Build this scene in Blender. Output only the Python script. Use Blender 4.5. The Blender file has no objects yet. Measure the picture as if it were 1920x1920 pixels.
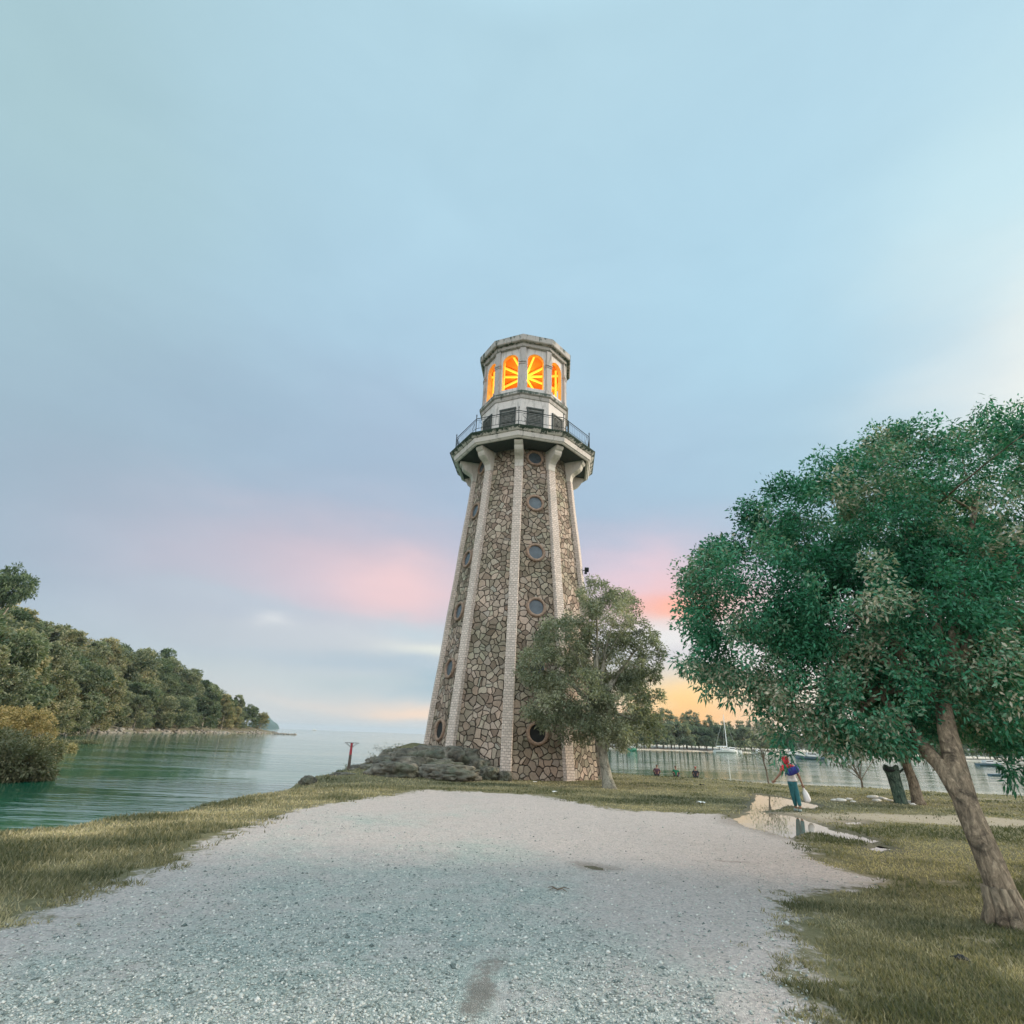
import bpy, bmesh, math, random
import numpy as np
from mathutils import Vector, Matrix, noise as mnoise

random.seed(7)
rng = np.random.default_rng(11)
SC = bpy.context.scene
COL = SC.collection
R_ = math.radians
PI = math.pi

# ------------------------------------------------------------------ camera
FPX, PITCH, ROLL, CAMH = 1000.556, R_(22.868), R_(2.1736), 1.7
cF = Vector((0, math.cos(PITCH), math.sin(PITCH)))
_r0 = Vector((1, 0, 0)); _u0 = _r0.cross(cF)
cR = _r0 * math.cos(ROLL) + _u0 * math.sin(ROLL)
cU = _u0 * math.cos(ROLL) - _r0 * math.sin(ROLL)
cam_d = bpy.data.cameras.new('camera')
cam = bpy.data.objects.new('camera', cam_d); COL.objects.link(cam)
cam_d.sensor_fit = 'HORIZONTAL'; cam_d.sensor_width = 36.0
cam_d.lens = 36.0 * FPX / 1920.0
cam_d.clip_start = 0.05; cam_d.clip_end = 60000
cam.matrix_world = Matrix(((cR.x, cU.x, -cF.x, 0), (cR.y, cU.y, -cF.y, 0), (cR.z, cU.z, -cF.z, CAMH), (0, 0, 0, 1)))
SC.camera = cam

def ray(px, py):
    return cR * ((px - 960) / FPX) + cU * ((960 - py) / FPX) + cF
def at(px, py, Y):
    d = ray(px, py); return Vector((0, 0, CAMH)) + d * (Y / d.y)
def gnd(px, py, z=0.0):
    d = ray(px, py); t = (z - CAMH) / d.z; return Vector((d.x * t, d.y * t, z))

# ------------------------------------------------------------------ exposure, world, sun
EXPO = 0.75
SC.view_settings.view_transform = 'Standard'; SC.view_settings.look = 'None'
SC.view_settings.exposure = EXPO; SC.view_settings.gamma = 1.0
SC.view_settings.use_curve_mapping = False
SC.cycles.max_bounces = 8; SC.cycles.transparent_max_bounces = 8
SC.cycles.use_denoising = True
SC.cycles.sample_clamp_indirect = 6.0

def lin(r, g, b):
    def f(c):
        c /= 255.0
        return c / 12.92 if c <= 0.04045 else ((c + 0.055) / 1.055) ** 2.4
    return (f(r), f(g), f(b), 1.0)

SUN_AZ, SUN_EL = R_(78), R_(22)          # azimuth clockwise from +Y
W = bpy.data.worlds.new('World'); SC.world = W; W.use_nodes = True
nt = W.node_tree; nt.nodes.clear()
class NB:
    """tiny node helper"""
    def __init__(s, tree): s.t = tree
    def n(s, typ, **kw):
        nd = s.t.nodes.new(typ)
        for k, v in kw.items(): setattr(nd, k, v)
        return nd
    def l(s, a, b): s.t.links.new(a, b)
    def val(s, sock, v):
        if hasattr(v, 'is_output'): s.l(v, sock)
        else: sock.default_value = v
    def math(s, op, a, b=0.0, c=None, clamp=False):
        nd = s.n('ShaderNodeMath', operation=op, use_clamp=clamp)
        s.val(nd.inputs[0], a); s.val(nd.inputs[1], b)
        if c is not None: s.val(nd.inputs[2], c)
        return nd.outputs[0]
    def mix(s, fac, a, b, blend='MIX'):
        nd = s.n('ShaderNodeMix', data_type='RGBA', blend_type=blend)
        s.val(nd.inputs[0], fac); s.val(nd.inputs[6], a); s.val(nd.inputs[7], b)
        return nd.outputs[2]
    def ramp(s, fac, stops, interp='LINEAR'):
        nd = s.n('ShaderNodeValToRGB'); cr = nd.color_ramp; cr.interpolation = interp
        while len(cr.elements) < len(stops): cr.elements.new(0.5)
        for e, (p, c) in zip(cr.elements, stops):
            e.position = p; e.color = c if len(c) == 4 else (*c, 1)
        s.val(nd.inputs[0], fac); return nd.outputs[0]
    def noise(s, vec, scale, detail=4, rough=0.55, dist=0.0, dim='3D'):
        nd = s.n('ShaderNodeTexNoise', noise_dimensions=dim)
        if vec is not None: s.l(vec, nd.inputs['Vector'])
        nd.inputs['Scale'].default_value = scale; nd.inputs['Detail'].default_value = detail
        nd.inputs['Roughness'].default_value = rough; nd.inputs['Distortion'].default_value = dist
        return nd.outputs[0]
    def mrange(s, v, a, b, c=0.0, d=1.0, smooth=False):
        nd = s.n('ShaderNodeMapRange', interpolation_type='SMOOTHSTEP' if smooth else 'LINEAR')
        s.val(nd.inputs[0], v); nd.inputs[1].default_value = a; nd.inputs[2].default_value = b
        nd.inputs[3].default_value = c; nd.inputs[4].default_value = d
        return nd.outputs[0]
    def mapping(s, vec, scale=(1, 1, 1), rot=(0, 0, 0)):
        nd = s.n('ShaderNodeMapping'); s.l(vec, nd.inputs[0])
        nd.inputs['Scale'].default_value = scale; nd.inputs['Rotation'].default_value = rot
        return nd.outputs[0]

w = NB(nt)
tc = w.n('ShaderNodeTexCoord'); gen = tc.outputs['Generated']
sx = w.n('ShaderNodeSeparateXYZ'); w.l(gen, sx.inputs[0])
# cloud-warped azimuth / elevation in degrees
wn = w.n('ShaderNodeTexNoise'); w.l(w.mapping(gen, (1.0, 1.0, 3.2)), wn.inputs['Vector'])
wn.inputs['Scale'].default_value = 3.2; wn.inputs['Detail'].default_value = 5; wn.inputs['Roughness'].default_value = 0.5
ws = w.n('ShaderNodeSeparateColor'); w.l(wn.outputs['Color'], ws.inputs[0])
az = w.math('MULTIPLY', w.math('ARCTAN2', sx.outputs[0], sx.outputs[1]), 57.29578)
el = w.math('MULTIPLY', w.math('ARCSINE', sx.outputs[2]), 57.29578)
damp = w.mrange(el, 0.0, 25.0, 0.34, 1.0)
azw = w.math('ADD', az, w.math('MULTIPLY', w.math('SUBTRACT', ws.outputs[0], 0.5), 12.0))
elw = w.math('ADD', el, w.math('MULTIPLY', w.math('MULTIPLY', w.math('SUBTRACT', ws.outputs[1], 0.5), 10.0), damp))
skyc = w.ramp(w.math('MULTIPLY', elw, 1 / 90.0), [
    (0.0, lin(206, 204, 203)), (0.05, lin(195, 203, 204)), (0.11, lin(178, 190, 202)), (0.2, lin(160, 180, 200)),
    (0.30, lin(160, 186, 206)), (0.42, lin(168, 200, 219)), (0.58, lin(172, 205, 221)), (0.8, lin(172, 204, 216))])
BLOBS = [(-28, 23, 18, 10, (150, 172, 191), .6),   # az, el, half widths, colour, weight, warped
    (-50, 17, 22, 15, (146, 167, 184), .85), (-62, 44, 24, 20, (163, 193, 199), .9), (-8, 28, 20, 9, (163, 183, 204), .7),
    (40, 22, 14, 10, (160, 192, 206), .6), (58, 28, 13, 10, (250, 244, 230), .98), (56, 42, 16, 10, (190, 222, 228), .6), (30, 40, 14, 14, (170, 206, 222), .6),
    (-17, 15.0, 17, 5.6, (205, 189, 199), .95), (-10.5, 13.6, 6.5, 3.0, (236, 200, 200), .85),
    (15, 14.8, 9, 4.2, (224, 198, 208), .95), (18.5, 12.3, 6, 2.3, (252, 166, 132), .98),
    (-20, 8.8, 14, 2.2, (196, 203, 207), .6), (-9, 10.0, 5, 1.4, (186, 205, 212), .7), (-6.5, 7.6, 6, 1.0, (228, 229, 216), .8),
    (-13, 6.2, 11, .8, (172, 188, 200), .85), (-8, 4.5, 3.8, 1.0, (152, 178, 194), .95), (-14, 4.5, 5, .5, (178, 192, 198), .7), (-26, 10.5, 9, .8, (178, 190, 202), .6), (-24.5, 9.4, 1.6, .5, (214, 216, 218), .7),
    (-8.5, 2.15, 4.0, .45, (252, 216, 186), .9), (-15, 2.6, 6, .5, (222, 209, 200), .6),
    (15.5, 9.6, 7, 1.6, (226, 228, 226), .9), (16, 7.6, 6, 1.2, (200, 200, 207), .8),
    (42, 5, 16, 7, (243, 228, 214), .9), (19, 4.0, 7, 1.8, (255, 208, 124), .95), (18, 2.3, 8, 1.2, (255, 178, 74), .9), (30, 8.5, 9, 3.2, (232, 222, 220), .9)]
for (a0, e0, sa, se, c, wt) in BLOBS:
    da = w.math('DIVIDE', w.math('SUBTRACT', azw, a0), sa); de = w.math('DIVIDE', w.math('SUBTRACT', elw, e0), se)
    d2 = w.math('ADD', w.math('MULTIPLY', da, da), w.math('MULTIPLY', de, de))
    g = w.math('MULTIPLY', w.math('EXPONENT', w.math('MULTIPLY', d2, -0.8)), wt)
    skyc = w.mix(g, skyc, lin(*c))
# soft cloud mottling
cn = w.noise(w.mapping(gen, (1.0, 1.0, 2.4)), 4.0, 6, 0.55, 0.4)
skyc = w.mix(1.0, skyc, w.ramp(cn, [(0.3, (0.965, 0.97, 0.975)), (0.7, (1.03, 1.028, 1.025))]), 'MULTIPLY')
# extra brightness added to the unseen sky overhead and behind, to light the ground
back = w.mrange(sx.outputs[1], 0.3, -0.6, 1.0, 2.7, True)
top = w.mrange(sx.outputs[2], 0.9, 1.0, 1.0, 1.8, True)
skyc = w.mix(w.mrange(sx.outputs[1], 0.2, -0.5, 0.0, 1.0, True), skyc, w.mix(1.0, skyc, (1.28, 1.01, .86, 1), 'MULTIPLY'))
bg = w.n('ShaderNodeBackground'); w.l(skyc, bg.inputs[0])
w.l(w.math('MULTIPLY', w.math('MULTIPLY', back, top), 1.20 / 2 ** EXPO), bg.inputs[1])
nish = w.n('ShaderNodeTexSky', sky_type='NISHITA'); nish.sun_disc = False
nish.sun_elevation = SUN_EL; nish.sun_rotation = SUN_AZ
bgn = w.n('ShaderNodeBackground'); w.l(nish.outputs[0], bgn.inputs[0]); bgn.inputs[1].default_value = 0.06
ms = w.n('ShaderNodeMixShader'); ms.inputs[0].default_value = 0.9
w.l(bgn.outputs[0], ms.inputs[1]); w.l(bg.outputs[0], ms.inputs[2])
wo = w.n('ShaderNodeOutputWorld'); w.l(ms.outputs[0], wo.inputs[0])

sun_d = bpy.data.lights.new('sun', 'SUN'); sun_d.energy = 2.5; sun_d.angle = R_(12); sun_d.color = (1.0, 0.84, 0.66)
sun = bpy.data.objects.new('sun', sun_d); COL.objects.link(sun)
sdir = Vector((math.sin(SUN_AZ) * math.cos(SUN_EL), math.cos(SUN_AZ) * math.cos(SUN_EL), math.sin(SUN_EL)))
sun.rotation_euler = sdir.to_track_quat('Z', 'Y').to_euler()

# ------------------------------------------------------------------ helpers: meshes
def mesh_np(name, V, F, mat=None, smooth=False, attrs=None):
    """V (n,3), F (m,k) with constant k"""
    me = bpy.data.meshes.new(name)
    V = np.asarray(V, np.float32); F = np.asarray(F, np.int32)
    m, k = F.shape
    me.vertices.add(len(V)); me.vertices.foreach_set('co', V.ravel())
    me.loops.add(m * k); me.loops.foreach_set('vertex_index', F.ravel())
    me.polygons.add(m); me.polygons.foreach_set('loop_start', np.arange(0, m * k, k, dtype=np.int32))
    me.polygons.foreach_set('loop_total', np.full(m, k, np.int32))
    if smooth: me.polygons.foreach_set('use_smooth', np.ones(m, bool))
    for an, av in (attrs or {}).items():
        a = me.attributes.new(an, 'FLOAT', 'POINT'); a.data.foreach_set('value', np.asarray(av, np.float32))
    me.update(); me.validate()
    if mat: me.materials.append(mat)
    return me
def link(name, me, parent=None, loc=None):
    o = bpy.data.objects.new(name, me); COL.objects.link(o)
    if parent: o.parent = parent
    if loc is not None: o.location = loc
    return o
def bm_obj(name, bm, mat, parent=None, smooth=False):
    me = bpy.data.meshes.new(name); bm.to_mesh(me); bm.free()
    if mat: me.materials.append(mat)
    if smooth:
        for p in me.polygons: p.use_smooth = True
    return link(name, me, parent)
def thing(name, label, cat, loc=(0, 0, 0), rz=0, group=None):
    o = bpy.data.objects.new(name, None); COL.objects.link(o)
    o.location = loc; o.rotation_euler = (0, 0, rz); o.empty_display_size = 0.2
    return tag(o, label, cat, group)
def tag(o, label, cat, group=None):
    o['label'] = label; o['category'] = cat
    if group: o['group'] = group
    return o
def struct(o): o['kind'] = 'structure'; return o
def stuff(o, label, cat): o['kind'] = 'stuff'; o['label'] = label; o['category'] = cat; return o
def copy_tree(o, parent=None):
    c = o.copy(); COL.objects.link(c)
    if parent: c.parent = parent
    for ch in list(o.children): copy_tree(ch, c)
    return c
def box(bm, c, s, rot=None):
    r = bmesh.ops.create_cube(bm, size=1.0)
    M = Matrix.Translation(c) @ (rot.to_4x4() if rot else Matrix()) @ Matrix.Diagonal((*s, 1))
    bmesh.ops.transform(bm, matrix=M, verts=r['verts']); return r['verts']
def tube(bm, pts, rad, n=8, cap=True):
    pts = [Vector(p) for p in pts]
    if not hasattr(rad, '__len__'): rad = [rad] * len(pts)
    rings = []; up = None
    for i, p in enumerate(pts):
        d = (pts[min(i + 1, len(pts) - 1)] - pts[max(i - 1, 0)]).normalized()
        if up is None: up = Vector((0, 0, 1)) if abs(d.z) < 0.9 else Vector((1, 0, 0))
        s = d.cross(up).normalized(); up = s.cross(d).normalized()
        rings.append([bm.verts.new(p + (s * math.cos(2 * PI * j / n) + up * math.sin(2 * PI * j / n)) * rad[i]) for j in range(n)])
    for a, b in zip(rings, rings[1:]):
        for j in range(n): bm.faces.new((a[j], a[(j + 1) % n], b[(j + 1) % n], b[j]))
    if cap:
        bm.faces.new(rings[0][::-1]); bm.faces.new(rings[-1])
    return rings
def bez(a, b, c, n=6):
    a, b, c = Vector(a), Vector(b), Vector(c)
    return [(a * (1 - t) ** 2 + b * 2 * t * (1 - t) + c * t * t) for t in [i / n for i in range(n + 1)]]

def vnoise(x, y, seed=0):
    """2-D value noise in 0..1 on numpy arrays"""
    xi = np.floor(x).astype(np.int64); yi = np.floor(y).astype(np.int64)
    xf = x - xi; yf = y - yi; xf = xf * xf * (3 - 2 * xf); yf = yf * yf * (3 - 2 * yf)
    def h(a, b):
        n = (a * 374761393 + b * 668265263 + seed * 974634541) & 0x7fffffff
        n = ((n ^ (n >> 13)) * 1274126177) & 0x7fffffff
        return ((n ^ (n >> 16)) & 0xffff) / 65535.0
    return (h(xi, yi) * (1 - xf) + h(xi + 1, yi) * xf) * (1 - yf) + (h(xi, yi + 1) * (1 - xf) + h(xi + 1, yi + 1) * xf) * yf
def fbm(x, y, seed=0, octv=4):
    s = 0; a = .5; t = 0
    for i in range(octv):
        s = s + a * vnoise(x * 2 ** i, y * 2 ** i, seed + i * 17); t += a; a *= .5
    return s / t
def poly_sd(px, py, poly):
    """signed distance to polygon, positive inside"""
    P = np.asarray(poly, float); n = len(P)
    d = np.full(px.shape, 1e9); ins = np.zeros(px.shape, bool)
    for i in range(n):
        a = P[i]; b = P[(i + 1) % n]; e = b - a
        t = np.clip(((px - a[0]) * e[0] + (py - a[1]) * e[1]) / (e @ e), 0, 1)
        d = np.minimum(d, np.hypot(px - a[0] - t * e[0], py - a[1] - t * e[1]))
        c = (a[1] > py) != (b[1] > py)
        with np.errstate(divide='ignore', invalid='ignore'):
            ins ^= c & (px < (b[0] - a[0]) * (py - a[1]) / (b[1] - a[1]) + a[0])
    return np.where(ins, d, -d)
def sstep(a, b, x):
    t = np.clip((x - a) / (b - a), 0, 1); return t * t * (3 - 2 * t)

# ------------------------------------------------------------------ materials
def mat(name):
    m = bpy.data.materials.new(name); m.use_nodes = True; m.node_tree.nodes.clear()
    b = NB(m.node_tree); o = b.n('ShaderNodeOutputMaterial'); p = b.n('ShaderNodeBsdfPrincipled')
    b.l(p.outputs[0], o.inputs[0]); return m, b, p, o
def plain(name, rgb, rough=0.7, metal=0.0, var=0.18, scale=6.0, bump=0.15):
    m, b, p, o = mat(name); tcn = b.n('ShaderNodeTexCoord')
    nz = b.noise(tcn.outputs['Object'], scale, 5, 0.6)
    c1 = tuple(x * (1 - var) for x in rgb); c2 = tuple(min(1, x * (1 + var)) for x in rgb)
    b.l(b.ramp(nz, [(0.3, c1), (0.7, c2)]), p.inputs['Base Color'])
    p.inputs['Roughness'].default_value = rough; p.inputs['Metallic'].default_value = metal
    if bump:
        bp = b.n('ShaderNodeBump'); bp.inputs['Strength'].default_value = bump; bp.inputs['Distance'].default_value = 0.02
        b.l(b.noise(tcn.outputs['Object'], scale * 6, 4), bp.inputs['Height']); b.l(bp.outputs[0], p.inputs['Normal'])
    return m
def emit(name, rgb, st):
    m, b, p, o = mat(name); p.inputs['Base Color'].default_value = (*rgb, 1)
    p.inputs['Emission Color'].default_value = (*rgb, 1); p.inputs['Emission Strength'].default_value = st
    return m

def leaf_mat(name, stops, transl=0.3, rough=0.55, objvar=0.0):
    m, b, p, o = mat(name)
    at_ = b.n('ShaderNodeAttribute', attribute_name='tint')
    c = b.ramp(at_.outputs['Fac'], stops)
    if objvar:
        oi = b.n('ShaderNodeObjectInfo')
        c = b.mix(1.0, c, b.ramp(oi.outputs['Random'], [(0, (1 - objvar * 1.3, 1 - objvar * .85, 1 - objvar * 1.1)), (.3, (1 - objvar * .6, 1 - objvar * .35, 1 - objvar * .4)), (.55, (1, 1, 1)), (.8, (1.2, 1.08, .98)), (1, (1 + objvar * 1.2, 1 + objvar * .7, 1 + objvar * .3))]), 'MULTIPLY')
    b.l(c, p.inputs['Base Color']); p.inputs['Roughness'].default_value = rough
    p.inputs['Specular IOR Level'].default_value = 0.35
    tr = b.n('ShaderNodeBsdfTranslucent'); b.l(b.mix(1.0, c, (1.25, 1.35, .7, 1), 'MULTIPLY'), tr.inputs[0])
    mx = b.n('ShaderNodeMixShader'); mx.inputs[0].default_value = transl
    b.l(p.outputs[0], mx.inputs[1]); b.l(tr.outputs[0], mx.inputs[2]); b.l(mx.outputs[0], o.inputs[0])
    return m

M = {}
M['leaf_main'] = leaf_mat('leaf_green', [(0, (.010, .055, .032)), (.28, (.028, .165, .09)), (.52, (.06, .265, .15)), (.70, (.18, .31, .205)), (.84, (.38, .37, .28)), (1, (.66, .60, .50))], .22)
M['leaf_mid'] = leaf_mat('leaf_olive', [(0, (.065, .09, .058)), (.45, (.19, .22, .15)), (.75, (.36, .365, .265)), (1, (.58, .56, .44))], .30)
M['leaf_far'] = leaf_mat('leaf_forest', [(0, (.045, .075, .05)), (.3, (.14, .165, .105)), (.6, (.27, .275, .18)), (1, (.46, .42, .29))], .32, objvar=.38)
M['leaf_bank'] = leaf_mat('leaf_bank', [(0, (.10, .15, .12)), (.6, (.18, .22, .17)), (1, (.3, .3, .21))], .3, objvar=.2)
M['leaf_gold'] = leaf_mat('leaf_gold', [(0, (.12, .11, .05)), (.5, (.28, .225, .10)), (1, (.48, .37, .17))], .25)
M['leaf_pale'] = leaf_mat('leaf_pale', [(0, (.15, .14, .07)), (.5, (.32, .28, .14)), (1, (.45, .38, .2))], .25)
M['leaf_shrub'] = leaf_mat('leaf_shrub', [(0, (.07, .09, .045)), (.6, (.17, .17, .10)), (1, (.32, .29, .17))], .25)

def bark(name, c1, c2, c3, sc=5.0):
    m, b, p, o = mat(name); t = b.n('ShaderNodeTexCoord'); v = b.mapping(t.outputs['Object'], (1, 1, .28))
    n1 = b.noise(v, sc * 3, 7, .65, .6); n2 = b.noise(t.outputs['Object'], 2.6, 6, .7, 1.2)
    c = b.ramp(n1, [(.28, c1), (.55, c2), (.8, c3)])
    c = b.mix(b.mrange(n2, .48, .62, 0, .9), c, (*[x * .6 for x in c1], 1))
    c = b.mix(b.mrange(b.noise(t.outputs['Object'], 1.3, 5, .7), .54, .68, 0, .5), c, (.16, .165, .11, 1))
    b.l(c, p.inputs['Base Color']); p.inputs['Roughness'].default_value = .9
    bp = b.n('ShaderNodeBump'); bp.inputs['Strength'].default_value = .9; bp.inputs['Distance'].default_value = .04
    b.l(n1, bp.inputs['Height']); b.l(bp.outputs[0], p.inputs['Normal']); return m
M['bark_main'] = bark('bark_brown', (.06, .046, .032), (.27, .21, .145), (.60, .48, .34), 8.0)
M['bark_pale'] = bark('bark_pale', (.14, .13, .10), (.30, .28, .22), (.50, .47, .40))
M['bark_far'] = plain('bark_far', (.30, .27, .22), .9, 0, .4, 1.0, 0)
M['twig'] = plain('twig_bark', (.13, .10, .07), .9, 0, .3, 8, 0)

# ---- ground: gravel / grass soil, driven by mesh attributes sd (m outside the gravel), sandy, bare
def ground_mat():
    m, b, p, o = mat('ground_soil')
    t = b.n('ShaderNodeTexCoord'); v = t.outputs['Object']
    A = lambda n: b.n('ShaderNodeAttribute', attribute_name=n).outputs['Fac']
    sd = A('sd'); sandy = A('sandy'); bare = A('bare'); wet = A('wet')
    # gravel stones
    def vor(scale, feat='F1'):
        nd = b.n('ShaderNodeTexVoronoi', feature=feat, voronoi_dimensions='2D'); b.l(v, nd.inputs['Vector'])
        nd.inputs['Scale'].default_value = scale; return nd
    v1 = vor(52); v2 = vor(120); e1 = vor(52, 'DISTANCE_TO_EDGE')
    s1 = b.n('ShaderNodeSeparateColor'); b.l(v1.outputs['Color'], s1.inputs[0])
    s2 = b.n('ShaderNodeSeparateColor'); b.l(v2.outputs['Color'], s2.inputs[0])
    big = b.noise(v, .55, 5, .6, .5); mid = b.noise(v, 3.2, 5, .65); fine = b.noise(v, 22, 4, .7)
    st = b.ramp(s1.outputs[0], [(0, (.12, .155, .15)), (.3, (.34, .39, .36)), (.7, (.51, .55, .505)), (.93, (.62, .635, .585)), (1, (.74, .72, .67))])
    st2 = b.ramp(s2.outputs[1], [(0, (.20, .245, .23)), (.6, (.49, .52, .48)), (1, (.66, .66, .61))])
    gr = b.mix(.42, st, st2)
    gr = b.mix(b.mrange(e1.outputs['Distance'], .10, .0, 0, .55), gr, (.13, .155, .16, 1))
    gr = b.mix(b.mrange(mid, .50, .70, 0, .6), gr, (.17, .25, .245, 1))
    gr = b.mix(b.mrange(big, .5, .68, 0, .35), gr, (.30, .42, .385, 1))
    gr = b.mix(b.mrange(b.noise(v, 1.7, 5, .65, .8), .47, .62, 0, .7), gr, b.mix(.35, (.57, .495, .475, 1), st))
    sand = b.ramp(fine, [(.25, (.36, .30, .29)), (.5, (.515, .44, .43)), (.8, (.60, .53, .52))])
    sand = b.mix(b.mrange(mid, .5, .78, 0, .5), sand, (.27, .235, .20, 1))
    sand = b.mix(.36, sand, b.mix(1.0, st, (1.16, 1.02, 1.0, 1), 'MULTIPLY'))
    sf = b.math('ADD', sandy, b.math('MULTIPLY', b.math('SUBTRACT', big, .5), 2.0))
    sf = b.math('ADD', sf, b.math('MULTIPLY', b.math('SUBTRACT', mid, .5), 1.0))
    gravel = b.mix(b.mrange(sf, .1, 1.05, 0, 1, True), gr, sand)
    # brown muddy stains
    gravel = b.mix(b.mrange(b.math('ADD', A('stain'), b.math('ADD', b.math('MULTIPLY', b.math('SUBTRACT', mid, .5), 1.6), b.math('MULTIPLY', b.math('SUBTRACT', fine, .5), 1.5))), .35, .9, 0, .65), gravel, (.20, .155, .13, 1))
    # grass soil
    gn = b.noise(v, 9, 6, .7); gn2 = b.noise(v, 60, 3, .7)
    gs = b.ramp(gn, [(.25, (.115, .115, .06)), (.5, (.205, .19, .105)), (.75, (.31, .275, .165))])
    gs = b.mix(b.mrange(gn2, .35, .65, 0, .45), gs, (.08, .08, .035, 1))
    gs = b.mix(b.mrange(b.noise(v, 1.1, 4, .6), .55, .72, 0, .5), gs, (.09, .105, .045, 1))
    soil = b.ramp(fine, [(.25, (.30, .25, .18)), (.7, (.50, .43, .33))])
    bf = b.math('ADD', bare, b.math('MULTIPLY', b.math('SUBTRACT', mid, .5), 1.4))
    gs = b.mix(b.mrange(bf, .35, .75, 0, 1, True), gs, soil)
    edge = b.math('ADD', sd, b.math('MULTIPLY', b.math('SUBTRACT', mid, .5), 1.7))
    edge = b.math('ADD', edge, b.math('MULTIPLY', b.math('SUBTRACT', fine, .5), .5))
    c = b.mix(b.mrange(edge, -.12, .22, 0, 1, True), gravel, gs)
    c = b.mix(b.math('MULTIPLY', wet, .6), c, b.mix(1.0, c, (.42, .38, .32, 1), 'MULTIPLY'))
    b.l(c, p.inputs['Base Color'])
    b.l(b.mrange(wet, 0, 1, .95, .55), p.inputs['Roughness']); p.inputs['Specular IOR Level'].default_value = .25
    h = b.math('ADD', b.math('MULTIPLY', s1.outputs[0], .5), b.math('MULTIPLY', b.mrange(e1.outputs['Distance'], 0, .25), .8))
    h = b.math('ADD', h, b.math('MULTIPLY', s2.outputs[0], .35))
    h = b.math('ADD', h, b.math('MULTIPLY', mid, 1.5)); h = b.math('ADD', h, b.math('MULTIPLY', gn2, .8))
    bp = b.n('ShaderNodeBump'); bp.inputs['Strength'].default_value = .75; bp.inputs['Distance'].default_value = .014
    b.l(h, bp.inputs['Height']); b.l(bp.outputs[0], p.inputs['Normal'])
    return m
M['ground'] = ground_mat()

def water_mat(name, col, rscale, rstr, rough=.04, stretch=(1, 3.2, 1)):
    m, b, p, o = mat(name); t = b.n('ShaderNodeTexCoord'); v = b.mapping(t.outputs['Object'], stretch)
    n1 = b.noise(v, rscale, 4, .55, .3); n2 = b.noise(b.mapping(t.outputs['Object'], (.16, 1, 1), (0, 0, .12)), rscale * .34, 4, .6)
    h = b.math('MULTIPLY', n1, b.mrange(n2, .42, .60, .24, 1, True))
    bp = b.n('ShaderNodeBump'); bp.inputs['Strength'].default_value = rstr; bp.inputs['Distance'].default_value = .12
    b.l(h, bp.inputs['Height']); b.l(bp.outputs[0], p.inputs['Normal'])
    p.inputs['Base Color'].default_value = (*col, 1); p.inputs['Roughness'].default_value = rough; p.inputs['IOR'].default_value = 1.33
    return m
M['sea'] = water_mat('sea_water', (.008, .10, .055), .55, .5)
M['puddle'] = water_mat('puddle_water', (.16, .14, .11), 2.0, .012, .015, (1, 1, 1)); M['puddle'].node_tree.nodes['Principled BSDF'].inputs['IOR'].default_value = 1.5

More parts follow.
